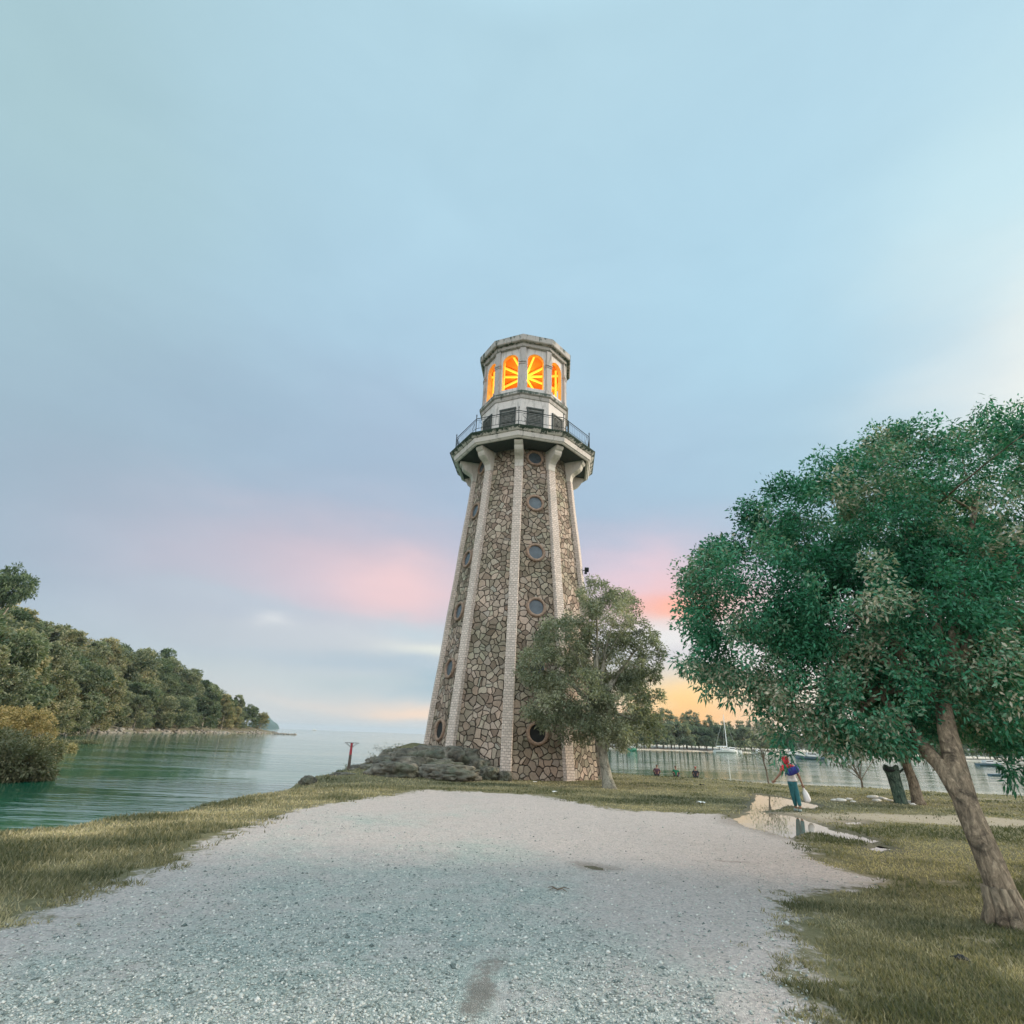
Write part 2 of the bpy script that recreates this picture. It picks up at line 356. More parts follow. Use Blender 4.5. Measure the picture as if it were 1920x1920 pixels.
def stone_mat():
    m, b, p, o = mat('rubble_stone'); uv = b.n('ShaderNodeUVMap').outputs[0]; t = b.n('ShaderNodeTexCoord')
    wn = b.n('ShaderNodeTexNoise'); b.l(uv, wn.inputs['Vector']); wn.inputs['Scale'].default_value = 1.6; wn.inputs['Detail'].default_value = 2
    vm = b.n('ShaderNodeVectorMath', operation='SUBTRACT'); b.l(wn.outputs['Color'], vm.inputs[0]); vm.inputs[1].default_value = (.5, .5, .5)
    vs = b.n('ShaderNodeVectorMath', operation='SCALE'); b.l(vm.outputs[0], vs.inputs[0]); vs.inputs['Scale'].default_value = .42
    va = b.n('ShaderNodeVectorMath', operation='ADD'); b.l(uv, va.inputs[0]); b.l(vs.outputs[0], va.inputs[1])
    def vor(feat):
        nd = b.n('ShaderNodeTexVoronoi', feature=feat, voronoi_dimensions='2D'); b.l(va.outputs[0], nd.inputs['Vector'])
        nd.inputs['Scale'].default_value = 3.4; nd.inputs['Randomness'].default_value = 1.0; return nd
    e = vor('DISTANCE_TO_EDGE').outputs['Distance']; f1 = vor('F1')
    s = b.n('ShaderNodeSeparateColor'); b.l(f1.outputs['Color'], s.inputs[0])
    fine = b.noise(t.outputs['Object'], 9, 6, .7); big = b.noise(t.outputs['Object'], .35, 4, .6, .5)
    c = b.ramp(s.outputs[0], [(0, (.20, .155, .12)), (.3, (.34, .275, .22)), (.6, (.45, .37, .30)), (.85, (.56, .46, .375)), (1, (.39, .35, .31))])
    c = b.mix(1.0, c, b.ramp(s.outputs[2], [(0, (.90, .98, .93)), (.4, (1, 1, 1)), (.7, (1.05, .96, .93)), (1, (.96, .96, .97))]), 'MULTIPLY')
    c = b.mix(b.mrange(fine, .35, .75, 0, .5), c, (.24, .20, .165, 1))
    c = b.mix(b.mrange(big, .44, .62, 0, .75), c, b.mix(1.0, c, (.56, .62, .55, 1), 'MULTIPLY'))     # grey-green algae patches
    c = b.mix(b.mrange(b.noise(t.outputs['Object'], 1.1, 5, .7), .6, .72, 0, .55), c, (.10, .12, .09, 1))
    mort = b.mrange(b.math('ADD', e, b.math('MULTIPLY', b.math('SUBTRACT', fine, .5), .07)), .0, .062, 1, 0, True)
    c = b.mix(mort, c, (.028, .022, .018, 1))
    b.l(c, p.inputs['Base Color']); p.inputs['Roughness'].default_value = .92; p.inputs['Specular IOR Level'].default_value = .2
    h = b.math('ADD', b.mrange(e, 0, .10, 0, 1, True), b.math('MULTIPLY', fine, .45))
    h = b.math('ADD', h, b.math('MULTIPLY', s.outputs[1], .5))
    bp = b.n('ShaderNodeBump'); bp.inputs['Strength'].default_value = 1.0; bp.inputs['Distance'].default_value = .11
    b.l(h, bp.inputs['Height']); b.l(bp.outputs[0], p.inputs['Normal']); return m
M['stone'] = stone_mat()
def ribmat():
    m, b, p, o = mat('rib_blocks'); uv = b.n('ShaderNodeUVMap').outputs[0]; t = b.n('ShaderNodeTexCoord')
    br = b.n('ShaderNodeTexBrick'); wq = b.n('ShaderNodeTexNoise'); b.l(uv, wq.inputs['Vector']); wq.inputs['Scale'].default_value = 6
    wv = b.n('ShaderNodeVectorMath', operation='SCALE'); b.l(wq.outputs['Color'], wv.inputs[0]); wv.inputs['Scale'].default_value = .07
    wa = b.n('ShaderNodeVectorMath', operation='ADD'); b.l(uv, wa.inputs[0]); b.l(wv.outputs[0], wa.inputs[1]); b.l(wa.outputs[0], br.inputs['Vector'])
    br.offset = .5; br.squash = 1.0
    for k, v in (('Scale', 1.0), ('Mortar Size', .014), ('Mortar Smooth', .4), ('Bias', 0), ('Brick Width', .21), ('Row Height', .115)): br.inputs[k].default_value = v
    br.inputs['Color1'].default_value = (.72, .62, .55, 1); br.inputs['Color2'].default_value = (.54, .46, .40, 1); br.inputs['Mortar'].default_value = (.34, .29, .25, 1)
    fine = b.noise(t.outputs['Object'], 12, 5, .7); big = b.noise(t.outputs['Object'], .8, 4, .6)
    c = b.mix(b.mrange(fine, .45, .75, 0, .4), br.outputs['Color'], (.30, .27, .235, 1))
    c = b.mix(b.mrange(big, .55, .7, 0, .35), c, (.30, .31, .28, 1))
    b.l(c, p.inputs['Base Color']); p.inputs['Roughness'].default_value = .9
    bp = b.n('ShaderNodeBump'); bp.inputs['Strength'].default_value = .7; bp.inputs['Distance'].default_value = .03
    b.l(b.math('SUBTRACT', b.math('MULTIPLY', fine, .6), br.outputs['Fac']), bp.inputs['Height']); b.l(bp.outputs[0], p.inputs['Normal']); return m
M['rib'] = ribmat()
def plaster(name, rgb, stain=.5, moss=0.0, streak=(1.6, 1.6, .35)):
    m, b, p, o = mat(name); t = b.n('ShaderNodeTexCoord'); v = b.mapping(t.outputs['Object'], streak)
    n1 = b.noise(v, 2.2, 6, .65, .4); n2 = b.noise(t.outputs['Object'], 7, 6, .7); n3 = b.noise(t.outputs['Object'], 30, 3, .6)
    c = b.ramp(n2, [(.3, tuple(x * .84 for x in rgb)), (.7, rgb)])
    c = b.mix(b.mrange(n1, .52, .70, 0, stain), c, (.10, .10, .085, 1))
    c = b.mix(b.mrange(b.math('MULTIPLY', n2, n3), .32, .42, 0, stain), c, (.14, .13, .11, 1))
    if moss:
        a = b.n('ShaderNodeAttribute', attribute_name='moss').outputs['Fac']
        mf = b.math('ADD', a, b.math('MULTIPLY', b.math('SUBTRACT', n1, .5), 2.4)); mf = b.math('ADD', mf, b.math('MULTIPLY', b.math('SUBTRACT', n2, .5), 1.2))
        c = b.mix(b.mrange(mf, .45, .75, 0, moss), c, b.ramp(n3, [(.3, (.012, .03, .022)), (.7, (.035, .075, .05))]))
    b.l(c, p.inputs['Base Color']); p.inputs['Roughness'].default_value = .88
    bp = b.n('ShaderNodeBump'); bp.inputs['Strength'].default_value = .35; bp.inputs['Distance'].default_value = .02
    b.l(n2, bp.inputs['Height']); b.l(bp.outputs[0], p.inputs['Normal']); return m
M['plaster'] = plaster('weathered_plaster', (.68, .64, .61), .62)
M['plaster_grey'] = plaster('stained_concrete', (.47, .44, .42), .9)
M['cornice'] = plaster('stained_cornice', (.46, .43, .40), .85, .85)
M['deck'] = plaster('mossy_fascia', (.70, .66, .62), .5, .97)
M['bracket'] = plaster('bracket_concrete', (.60, .57, .51), .4)
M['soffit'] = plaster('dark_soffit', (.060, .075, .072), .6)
M['iron'] = plain('black_iron', (.02, .03, .03), .5, .4, .3, 10, 0)
M['shutter'] = plain('grey_shutter', (.13, .135, .125), .7, 0, .5, 5, .3)
M['shutter_frame'] = plain('dark_frame', (.05, .06, .055), .7, 0, .3, 5, .1)
M['ring'] = plain('brick_ring', (.27, .19, .14), .9, 0, .35, 9, .5)
M['glass'] = plain('dusty_glass', (.07, .09, .105), .2, 0, .3, 3, .03)
M['dark'] = plain('dark_hole', (.012, .014, .014), .8, 0, .3, 3, 0)
M['amber2'] = plain('lining_paint', (.88, .50, .12), .7, 0, .25, 3, .1)
M['amber'] = plain('amber_paint', (.50, .175, .03), .7, 0, .15, 3, .1)
M['tube'] = emit('amber_glow', (1.0, .52, .06), .6)  # own emission puts the lit look into the lantern's ceiling beams
M['rock'] = None
def rockmat(name, c1, c2, c3, mossy):
    m, b, p, o = mat(name); t = b.n('ShaderNodeTexCoord'); v = t.outputs['Object']
    n1 = b.noise(v, 2.2, 8, .68, .6); n2 = b.noise(v, .9, 4, .6); n3 = b.noise(v, 14, 4, .7)
    c = b.ramp(n1, [(.3, c1), (.52, c2), (.75, c3)])
    c = b.mix(b.mrange(n2, .48, .64, 0, mossy), c, b.ramp(n3, [(.3, (.035, .055, .04)), (.7, (.10, .12, .07))]))
    b.l(c, p.inputs['Base Color']); p.inputs['Roughness'].default_value = .9
    bp = b.n('ShaderNodeBump'); bp.inputs['Strength'].default_value = .9; bp.inputs['Distance'].default_value = .08
    b.l(b.math('ADD', n1, b.math('MULTIPLY', n3, .35)), bp.inputs['Height']); b.l(bp.outputs[0], p.inputs['Normal']); return m
M['rock'] = rockmat('mossy_rock', (.028, .03, .026), (.135, .125, .10), (.33, .295, .24), .6)
M['rock_grey'] = rockmat('shore_rock', (.10, .09, .075), (.26, .235, .20), (.42, .39, .34), .25)
M['white_stone'] = plain('white_stone', (.68, .65, .60), .9, 0, .2, 6, .4)
M['sand'] = plain('beach_sand', (.62, .55, .46), .95, 0, .15, .6, .2)
M['hill'] = rockmat('hill_soil', (.10, .09, .06), (.20, .18, .12), (.36, .31, .23), .6)

# ------------------------------------------------------------------ terrain
gp = lambda px, py, z=-.12: tuple(gnd(px, py, z)[:2])
LAND = [(-30, -30), (-13, 0), (-10.4, 8.5)] + [gp(0, 1552), gp(150, 1536), gp(300, 1516), gp(430, 1491), gp(520, 1479)] + \
       [(-7.6, 24.5), (-7.2, 27.5), (-6.4, 30.5), (-5.2, 33.5), (-3, 36.5), (0.5, 38.5), (4, 38.2), (7.2, 36.6), (11.3, 34.6), (14.6, 32.0), (18.6, 31.4), (25.4, 30.2), (45, 29), (90, 26), (90, -30)]
GRAVEL = [(-4.3, -25), (-4.3, 5.8)] + [gp(*q, 0) for q in [(60, 1722), (130, 1694), (230, 1655), (330, 1622), (400, 1580), (470, 1550), (560, 1520), (640, 1506), (720, 1492), (800, 1482),
          (900, 1486), (1000, 1491), (1090, 1506), (1160, 1520), (1260, 1524), (1350, 1526), (1400, 1545), (1470, 1565), (1510, 1590), (1520, 1612),
          (1590, 1632), (1650, 1650), (1580, 1664), (1500, 1668), (1462, 1690), (1470, 1740), (1490, 1800), (1500, 1915)]] + [(1.2, -2), (1.0, -25)]
PUD1 = [gp(*q, 0) for q in [(1418, 1487), (1460, 1492), (1500, 1500), (1535, 1508), (1520, 1515), (1480, 1508), (1450, 1516), (1425, 1519), (1470, 1524), (1510, 1534), (1560, 1552), (1650, 1573), (1640, 1578),
        (1570, 1566), (1520, 1556), (1480, 1568), (1440, 1556), (1390, 1546), (1375, 1534), (1400, 1522), (1410, 1505)]]
PUD2 = [gp(*q, 0) for q in [(1625, 1588), (1650, 1583), (1672, 1588), (1648, 1593)]]
PUD3 = [gp(*q, 0) for q in [(1580, 1539), (1612, 1538), (1616, 1543), (1590, 1543)]]
PUD4 = [gp(*q, 0) for q in [(1085, 1619), (1120, 1623), (1150, 1631), (1130, 1634), (1100, 1628)]]
def axis(lo, hi, f0, f1, fine, coarse):
    a = list(np.arange(f0, f1, fine)); x = f0; st = fine
    left = []
    while x > lo: st = min(st * 1.25, coarse); x -= st; left.append(x)
    x = a[-1]; st = fine; right = []
    while x < hi: st = min(st * 1.25, coarse); x += st; right.append(x)
    return np.array(left[::-1] + a + right)
gx = axis(-22, 88, -10.5, 16.5, .11, 1.2); gy = axis(-26, 43, 3.2, 27, .11, .9)
GX, GY = np.meshgrid(gx, gy, indexing='xy')
def land_h(x, y):
    d = poly_sd(x, y, LAND) + (fbm(x * .8, y * .8, 3) - .5) * 1.3
    z = -1.7 * (1 - sstep(-2.2, .9, d)) - .10 * (1 - sstep(.6, 3.0, d))
    z = z + (fbm(x * .5, y * .5, 5) - .5) * .10 + (fbm(x * 2.5, y * 2.5, 9, 3) - .5) * .035
    z = z + 1.25 * np.exp(-(((x + 4.3) / 2.2) ** 2 + ((y - 28.6) / 2.4) ** 2)) + .35 * np.exp(-(((x + 5.6) / 1.6) ** 2 + ((y - 25.2) / 1.6) ** 2))
    z = z + .28 * np.exp(-(((x + 7.4) / .8) ** 2 + ((y - 22.0) / 1.5) ** 2))
    pud = np.maximum.reduce([poly_sd(x, y, PUD1), poly_sd(x, y, PUD2), poly_sd(x, y, PUD3)]) + (fbm(x * 3, y * 3, 21, 3) - .5) * .25
    near = sstep(2.5, .6, -pud)
    z = z * (1 - near) + near * (-.015 + (fbm(x * 4, y * 4, 31, 3) - .5) * .02)
    z = z - .055 * sstep(-.18, .22, pud)
    p4 = poly_sd(x, y, PUD4); z = z - .03 * sstep(-.1, .08, p4)
    return z, pud, p4
GZ, GP, GP4 = land_h(GX, GY)
def bumps(x, y, L):
    s = 0
    for (cx, cy, rx, ry, wgt) in L: s = s + wgt * np.exp(-(((x - cx) / rx) ** 2 + ((y - cy) / ry) ** 2))
    return s
def fields(x, y):
    sd = -poly_sd(x, y, GRAVEL)
    sandy = np.clip(sstep(2.5, 16.5, y + 9 * (fbm(x * .28 + 3, y * .22, 88, 4) - .5) + .35 * np.abs(x + 1)) + .7 * sstep(-.4, 2.4, x - .05 * (y - 6) + 2.5 * (fbm(x * .6, y * .6, 89, 4) - .5)), 0, 1.3)
    sandy = np.maximum(sandy, 1.0 * sstep(-1.3, -.1, sd))
    bare = bumps(x, y, [(*gp(1700, 1533, 0), 2.4, 1.3, .8), (*gp(1860, 1540, 0), 2.5, 1.0, .9), (*gp(1500, 1532, 0), 1.6, 1.4, .9), (*gp(1580, 1645, 0), .9, .7, .6), (*gp(1560, 1600, 0), 1.0, .5, .3), (*gp(1860, 1498, 0), 2, .8, .6), (*gp(1545, 1720, 0), .35, .3, .5), (*gp(1620, 1870, 0), .3, .25, .5), (*gp(1760, 1650, 0), .4, .5, .42), (*gp(1850, 1770, 0), .5, .35, .5)])
    return sd, sandy, bare
SD, SANDY, BARE = fields(GX, GY)
sx_, sy_ = gp(905, 1850, 0); STAIN = bumps(GX, GY, [(sx_, sy_, .11, .3, .9), (sx_ - .06, sy_ - .35, .12, .25, .9), (sx_ + .05, sy_ + .35, .14, .2, .7), (sx_ + .16, sy_ + .8, .2, .2, .45), (*gp(1115, 1628, 0), .5, .2, .3), (*gp(1380, 1615, 0), 1.6, .16, .5), (*gp(1045, 1672, 0), .25, .12, .7)])
WET = np.maximum(sstep(-.7, -.05, GP), sstep(-.25, .0, GP4))
ny, nx = GX.shape
idx = np.arange(nx * ny).reshape(ny, nx)
F = np.stack([idx[:-1, :-1], idx[:-1, 1:], idx[1:, 1:], idx[1:, :-1]], -1).reshape(-1, 4)
V = np.stack([GX, GY, GZ], -1).reshape(-1, 3)
ATT = dict(sd=SD.ravel(), sandy=SANDY.ravel(), bare=BARE.ravel(), wet=WET.ravel(), stain=STAIN.ravel())
struct(link('ground', mesh_np('ground', V, F, M['ground'], True, ATT)))
fsd = (SD.ravel()[F]).mean(1); sel = F[(fsd < 0.05)]
use, inv = np.unique(sel, return_inverse=True)
Vp = V[use].copy(); Vp[:, 2] += .004
struct(link('gravel_path', mesh_np('gravel_path', Vp, inv.reshape(-1, 4), M['ground'], True, {k: a[use] for k, a in ATT.items()})))
def gz(x, y):
    z, _, _ = land_h(np.array([float(x)]), np.array([float(y)])); return float(z[0])

SEA_Z = -1.0
bm = bmesh.new()
vs = []
for r_, n in ((40, 48), (400, 48), (4000, 48), (14000, 48)):
    vs.append([bm.verts.new((r_ * math.cos(2 * PI * i / 48), r_ * math.sin(2 * PI * i / 48), SEA_Z)) for i in range(48)])
bm.faces.new(vs[0])
for a, b_ in zip(vs, vs[1:]):
    for i in range(48): bm.faces.new((a[i], a[(i + 1) % 48], b_[(i + 1) % 48], b_[i]))
struct(bm_obj('sea', bm, M['sea']))

def sheet(name, poly, z, grow, m, res=.25):
    P = np.array(poly); x0, y0 = P.min(0) - grow - .2; x1, y1 = P.max(0) + grow + .2
    xs = np.arange(x0, x1, res); ys = np.arange(y0, y1, res); X, Y = np.meshgrid(xs, ys)
    d = poly_sd(X, Y, poly); ids = np.arange(X.size).reshape(X.shape)
    f = np.stack([ids[:-1, :-1], ids[:-1, 1:], ids[1:, 1:], ids[1:, :-1]], -1).reshape(-1, 4)
    f = f[(d.ravel()[f] > -grow).any(1)]; u, iv = np.unique(f, return_inverse=True)
    v = np.stack([X.ravel(), Y.ravel(), np.full(X.size, z)], -1)[u]
    return struct(link(name, mesh_np(name, v, iv.reshape(-1, 4), m, True)))
sheet('puddle', PUD1, -.040, .3, M['puddle'])
sheet('puddle', PUD2, -.040, .3, M['puddle'])
sheet('puddle', PUD3, -.040, .3, M['puddle'])
z4 = gz(*gp(1118, 1626, 0)) + .014
sheet('puddle', PUD4, z4, .06, M['puddle'], .08)

# left headland and right shore terrain
def terrain(name, poly, x0, x1, y0, y1, st, hf, m):
    X, Y = np.meshgrid(np.arange(x0, x1, st), np.arange(y0, y1, st))
    d = poly_sd(X, Y, poly) + (fbm(X * .12, Y * .12, 41) - .5) * 5
    Z = hf(X, Y, d); ids = np.arange(X.size).reshape(X.shape)
    f = np.stack([ids[:-1, :-1], ids[:-1, 1:], ids[1:, 1:], ids[1:, :-1]], -1).reshape(-1, 4)
    f = f[(Z.ravel()[f] > SEA_Z - 2.5).any(1)]; u, iv = np.unique(f, return_inverse=True)
    struct(link(name, mesh_np(name, np.stack([X.ravel(), Y.ravel(), Z.ravel()], -1)[u], iv.reshape(-1, 4), m, True)))
HEAD = [(-40, -20), (-21, 12), (-19.2, 22), (-22, 28), (-26, 33), (-36, 46), (-58, 74), (-83, 106), (-101, 140), (-108, 180), (-114, 230), (-116, 270), (-112, 290), (-122, 306), (-160, 315), (-330, 330), (-420, 150), (-300, -20)]
def head_h(X, Y, d):
    taper = 1 - .55 * sstep(255, 300, Y)
    near = sstep(50, 110, Y)
    return SEA_Z - 1.5 + 2.3 * sstep(-3, 3, d) + (2.0 * sstep(3, 12, d) + 11 * sstep(8, 46, d) * taper) * (.25 + .75 * near) + (fbm(X * .5, Y * .5, 8) - .5) * .9
terrain('headland', HEAD, -360, -14, -24, 322, 2.2, head_h, M['hill'])
def head_z(x, y):
    X = np.array([float(x)]); Y = np.array([float(y)]); d = poly_sd(X, Y, HEAD) + (fbm(X * .12, Y * .12, 41) - .5) * 5
    return float(head_h(X, Y, d)[0])
BANK = [(-20, 300), (10, 235), (28, 222), (54, 226), (80, 240), (110, 252), (150, 262), (210, 268), (320, 275), (480, 250), (520, 500), (-20, 500)]
def bank_h(X, Y, d):
    return SEA_Z - 1.2 + 1.75 * sstep(-6, 8, d) + 1.2 * sstep(8, 30, d) + (fbm(X * .2, Y * .2, 4) - .5) * .4
terrain('far_beach', BANK, -30, 500, 205, 330, 3.0, bank_h, M['sand'])
# distant island beyond the headland
def island(name, az_, w_, h_, dist, m):
    X, Y = np.meshgrid(np.linspace(-1, 1, 60), np.linspace(-1, 1, 24))
    Z = h_ * np.clip(1 - (np.abs(X) ** 1.6 + Y ** 2), 0, 1) ** .7 * (.55 + .9 * fbm(X * 2.2 + 9, Y * 2 + 4, 77)) - 2
    c = Vector((math.sin(az_) * dist, math.cos(az_) * dist, SEA_Z)); ids = np.arange(X.size).reshape(X.shape)
    f = np.stack([ids[:-1, :-1], ids[:-1, 1:], ids[1:, 1:], ids[1:, :-1]], -1).reshape(-1, 4)
    return struct(link(name, mesh_np(name, np.stack([c.x + X.ravel() * w_, c.y + Y.ravel() * w_ * .4, c.z + Z.ravel()], -1), f, m, True)))
M['island'] = plain('island_forest', (.07, .12, .11), .95, 0, .12, .01, 0)
island('island', R_(-22.6), 70, 46, 2600, M['island'])

# ------------------------------------------------------------------ lighthouse
TCX, TCY, TTH = .589, 30.5, R_(-5.318)
LH = thing('lighthouse', 'tall tapering ten-sided rubble stone lighthouse with pale ribs, railed gallery and glowing orange lantern', 'lighthouse', (TCX, TCY, 0))
def tv(R, z, k):
    a = 2 * PI / 10 * k + TTH; return Vector((R * math.sin(a), -R * math.cos(a), z))
def rib_r(z): return 4.648 - .10025 * (z - 1.7)
def face_frame(k, z, taper=False, R=None):
    """centre, u (tangent to the right seen from outside), v up, n outward of face k..k+1 at height z"""
    def vx(zz): 
        r = R if R else rib_r(zz) - .12
        return tv(r, zz, k), tv(r, zz, k + 1)
    a, b_ = vx(z); c = (a + b_) / 2; u = (b_ - a).normalized()
    a2, b2 = vx(z + 1); v = ((a2 + b2) / 2 - c).normalized(); n = u.cross(v).normalized()
    return c, u, v, n
def lathe10(name, prof, m, parent, moss=None, caps=True):
    bm = bmesh.new(); rings = []
    for (R, z) in prof: rings.append([bm.verts.new(tv(max(R, .001), z, k)) for k in range(10)])
    for a, b_ in zip(rings, rings[1:]):
        for k in range(10): bm.faces.new((a[k], a[(k + 1) % 10], b_[(k + 1) % 10], b_[k]))
    o = bm_obj(name, bm, m, parent)
    if moss:
        at_ = o.data.attributes.new('moss', 'FLOAT', 'POINT')
        at_.data.foreach_set('value', np.repeat(np.array(moss, np.float32), 10))
    return o
# shaft
bm = bmesh.new(); uvl = bm.loops.layers.uv.new('UVMap')
zs = np.linspace(-1.2, 17.43, 20)
for k in range(10):
    for z0, z1 in zip(zs, zs[1:]):
        q = [(k, z0), (k + 1, z0), (k + 1, z1), (k, z1)]
        f = bm.faces.new([bm.verts.new(tv(rib_r(z) - .12, z, kk)) for kk, z in q])
        for l, (kk, z) in zip(f.loops, q):
            hw = (rib_r(z) - .12) * math.sin(PI / 10); l[uvl].uv = (k * 9.37 + (hw if kk > k else -hw), z + k * 5.3)
bmesh.ops.remove_doubles(bm, verts=bm.verts, dist=.0005)
bm_obj('shaft_wall', bm, M['stone'], LH)
# ribs + brackets
HALF_R = .235
for k in range(10):
    bm = bmesh.new(); uvl = bm.loops.layers.uv.new('UVMap')
    dr = tv(1, 0, k); tn = Vector((0, 0, 1)).cross(dr)
    JT = 16.08
    zz = [-.9] + list(np.linspace(0, JT, 24)); prevv = None
    for i, z in enumerate(zz):
        ro, ri = rib_r(z) + .03, rib_r(z) - .42
        hw = HALF_R * (1 + .06 * (1 - z / 16)); jj = .012 * math.sin(i * 7.3 + k)
        sect = [dr * ri - tn * hw, dr * (ro - .03 + jj) - tn * hw, dr * (ro + jj) - tn * (hw - .035), dr * (ro + jj) + tn * (hw - .035), dr * (ro - .03 + jj) + tn * hw, dr * ri + tn * hw]
        us = [-.45, 0, .03, .03 + 2 * hw, .06 + 2 * hw, .5 + 2 * hw]
        cur = [(bm.verts.new(p + Vector((0, 0, z))), u_, z) for p, u_ in zip(sect, us)]
        if prevv:
            for j in range(5):
                q = (prevv[j], prevv[j + 1], cur[j + 1], cur[j]); f = bm.faces.new([t_[0] for t_ in q])
                for l, t_ in zip(f.loops, q): l[uvl].uv = (t_[1] + k * .37, t_[2])
        prevv = cur
    bm.faces.new([t_[0] for t_ in prevv])
    ro_ = bm_obj('rib', bm, M['rib'], LH)
    # scroll bracket: radial profile
    bm = bmesh.new()
    r0 = rib_r(JT) + .01
    prof = [(r0 - .45, JT + .02), (r0, JT + .02), (r0 + .015, JT + .25), (r0 + .06, JT + .42), (r0 + .2, JT + .56), (r0 + .42, JT + .68), (r0 + .58, JT + .80), (r0 + .66, JT + .94), (r0 + .68, JT + 1.05),
            (r0 + .78, JT + 1.12), (r0 + .84, JT + 1.2), (r0 + .84, JT + 1.33), (r0 - .6, JT + 1.33)]
    L = [bm.verts.new(dr * r - tn * (HALF_R + .012) + Vector((0, 0, z))) for r, z in prof]
    Rr = [bm.verts.new(dr * r + tn * (HALF_R + .012) + Vector((0, 0, z))) for r, z in prof]
    n_ = len(prof)
    for j in range(n_): bm.faces.new((L[j], L[(j + 1) % n_], Rr[(j + 1) % n_], Rr[j]))
    bm.faces.new(L[::-1]); bm.faces.new(Rr)
    bmesh.ops.recalc_face_normals(bm, faces=bm.faces)
    bmesh.ops.bevel(bm, geom=[e for e in bm.edges if len(e.link_faces) == 2 and e.calc_face_angle(0) > .9], offset=.018, segments=2, affect='EDGES')
    b_o = bm_obj('bracket', bm, M['bracket'], ro_)
# portholes on alternate faces
def disc_frame(c, u, v, n, rad, nseg=28): return [c + (u * math.cos(2 * PI * i / nseg) + v * math.sin(2 * PI * i / nseg)) * rad for i in range(nseg)]
for k in (0, 2, 4, 6, 8):
    for iz, z in enumerate((1.9, 4.85, 7.83, 10.85, 13.85, 16.85)):
        c, u, v, n = face_frame(k, z)
        bm = bmesh.new(); rr = []
        for rad, off in ((.53, -.02), (.53, .08), (.49, .115), (.42, .11), (.385, .08), (.385, -.02)):
            rr.append([bm.verts.new(p + n * off + (p - c) * (.04 * random.uniform(-1, 1) if rad > .45 else .012 * random.uniform(-1, 1))) for p in disc_frame(c, u, v, n, rad)])
        for a, b_ in zip(rr, rr[1:]):
            for i in range(28): bm.faces.new((a[i], a[(i + 1) % 28], b_[(i + 1) % 28], b_[i]))
        po = bm_obj('porthole', bm, M['ring'], LH, True)
        bm = bmesh.new(); bm.faces.new([bm.verts.new(p + n * .012) for p in disc_frame(c, u, v, n, .39)])
        g = bm_obj('glass', bm, M['glass'] if iz else M['dark'], po)
# gallery deck
lathe10('gallery_deck', [(4.16, 17.46), (4.2, 17.40), (4.30, 17.40), (4.36, 17.47), (4.41, 17.48), (4.485, 17.725), (4.45, 17.74), (4.45, 17.765), (4.54, 17.775), (4.73, 17.93), (4.76, 17.985), (2.7, 18.12)],
        M['deck'], LH, moss=[0, 0, 0, 0, .05, .18, .55, .5, .45, .95, 1.15, .95])
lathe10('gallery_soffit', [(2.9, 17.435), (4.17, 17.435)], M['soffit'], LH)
# railing: posts are parts of the railing
bm = bmesh.new()
RR = 4.40
for k in range(10):
    a, b_ = tv(RR, 0, k), tv(RR, 0, k + 1)
    for z, r in ((19.10, .024), (18.98, .012), (18.42, .014)):
        tube(bm, [a + Vector((0, 0, z)), b_ + Vector((0, 0, z))], r, 6)
    for i in range(1, 15):
        p = a.lerp(b_, i / 15); tube(bm, [p + Vector((0, 0, 18.42)), p + Vector((0, 0, 19.0))], .0075, 5)
    # S scroll ornaments at both ends of each bay
    for t0, sgn in ((.13, 1), (.87, -1)):
        e = (b_ - a).normalized()
        pts = [a.lerp(b_, t0) + e * (sgn * .12 * math.sin(q * 2 * PI)) + Vector((0, 0, 18.45 + .52 * q)) for q in [i / 10 for i in range(11)]]
        tube(bm, pts, .012, 5)
rail = bm_obj('railing', bm, M['iron'], LH)
for k in range(10):
    bm = bmesh.new(); p = tv(RR, 0, k)
    tube(bm, [p + Vector((0, 0, z)) for z in (18.08, 19.28, 19.30, 19.36, 19.42)], [.026, .024, .042, .03, .008], 8)
    bm_obj('post', bm, M['iron'], rail)
# drum, shutters
lathe10('drum_wall', [(2.85, 18.10), (2.85, 21.08)], M['plaster'], LH)
for k in range(10):
    c, u, v, n = face_frame(k, 19.48, R=2.85)
    rot = Matrix((u, n, v)).transposed()
    bm = bmesh.new()
    box(bm, c + n * .01, (.92, .05, 1.74), rot)
    for i in range(14): box(bm, c + n * .045 + v * (-.72 + i * .11), (.78, .02, .085), rot @ Matrix.Rotation(R_(28), 3, 'X'))
    sh = bm_obj('shutter', bm, M['shutter'], LH)
    bm = bmesh.new()
    for du, dv, su, sv in ((0, .90, 1.12, .10), (-.49, 0, .07, 1.70), (.49, 0, .07, 1.70)): box(bm, c + n * .045 + u * du + v * dv, (su, .075, sv), rot)
    bm_obj('frame', bm, M['shutter_frame'], sh)
# cornice between drum and lantern
lathe10('cornice', [(2.84, 21.03), (2.90, 21.06), (2.93, 21.19), (2.93, 21.29), (3.02, 21.33), (3.05, 21.36), (3.05, 21.53), (2.90, 21.60), (2.4, 21.62)], M['cornice'], LH, moss=[0, .05, .2, .25, .2, .5, .85, .95, .9])
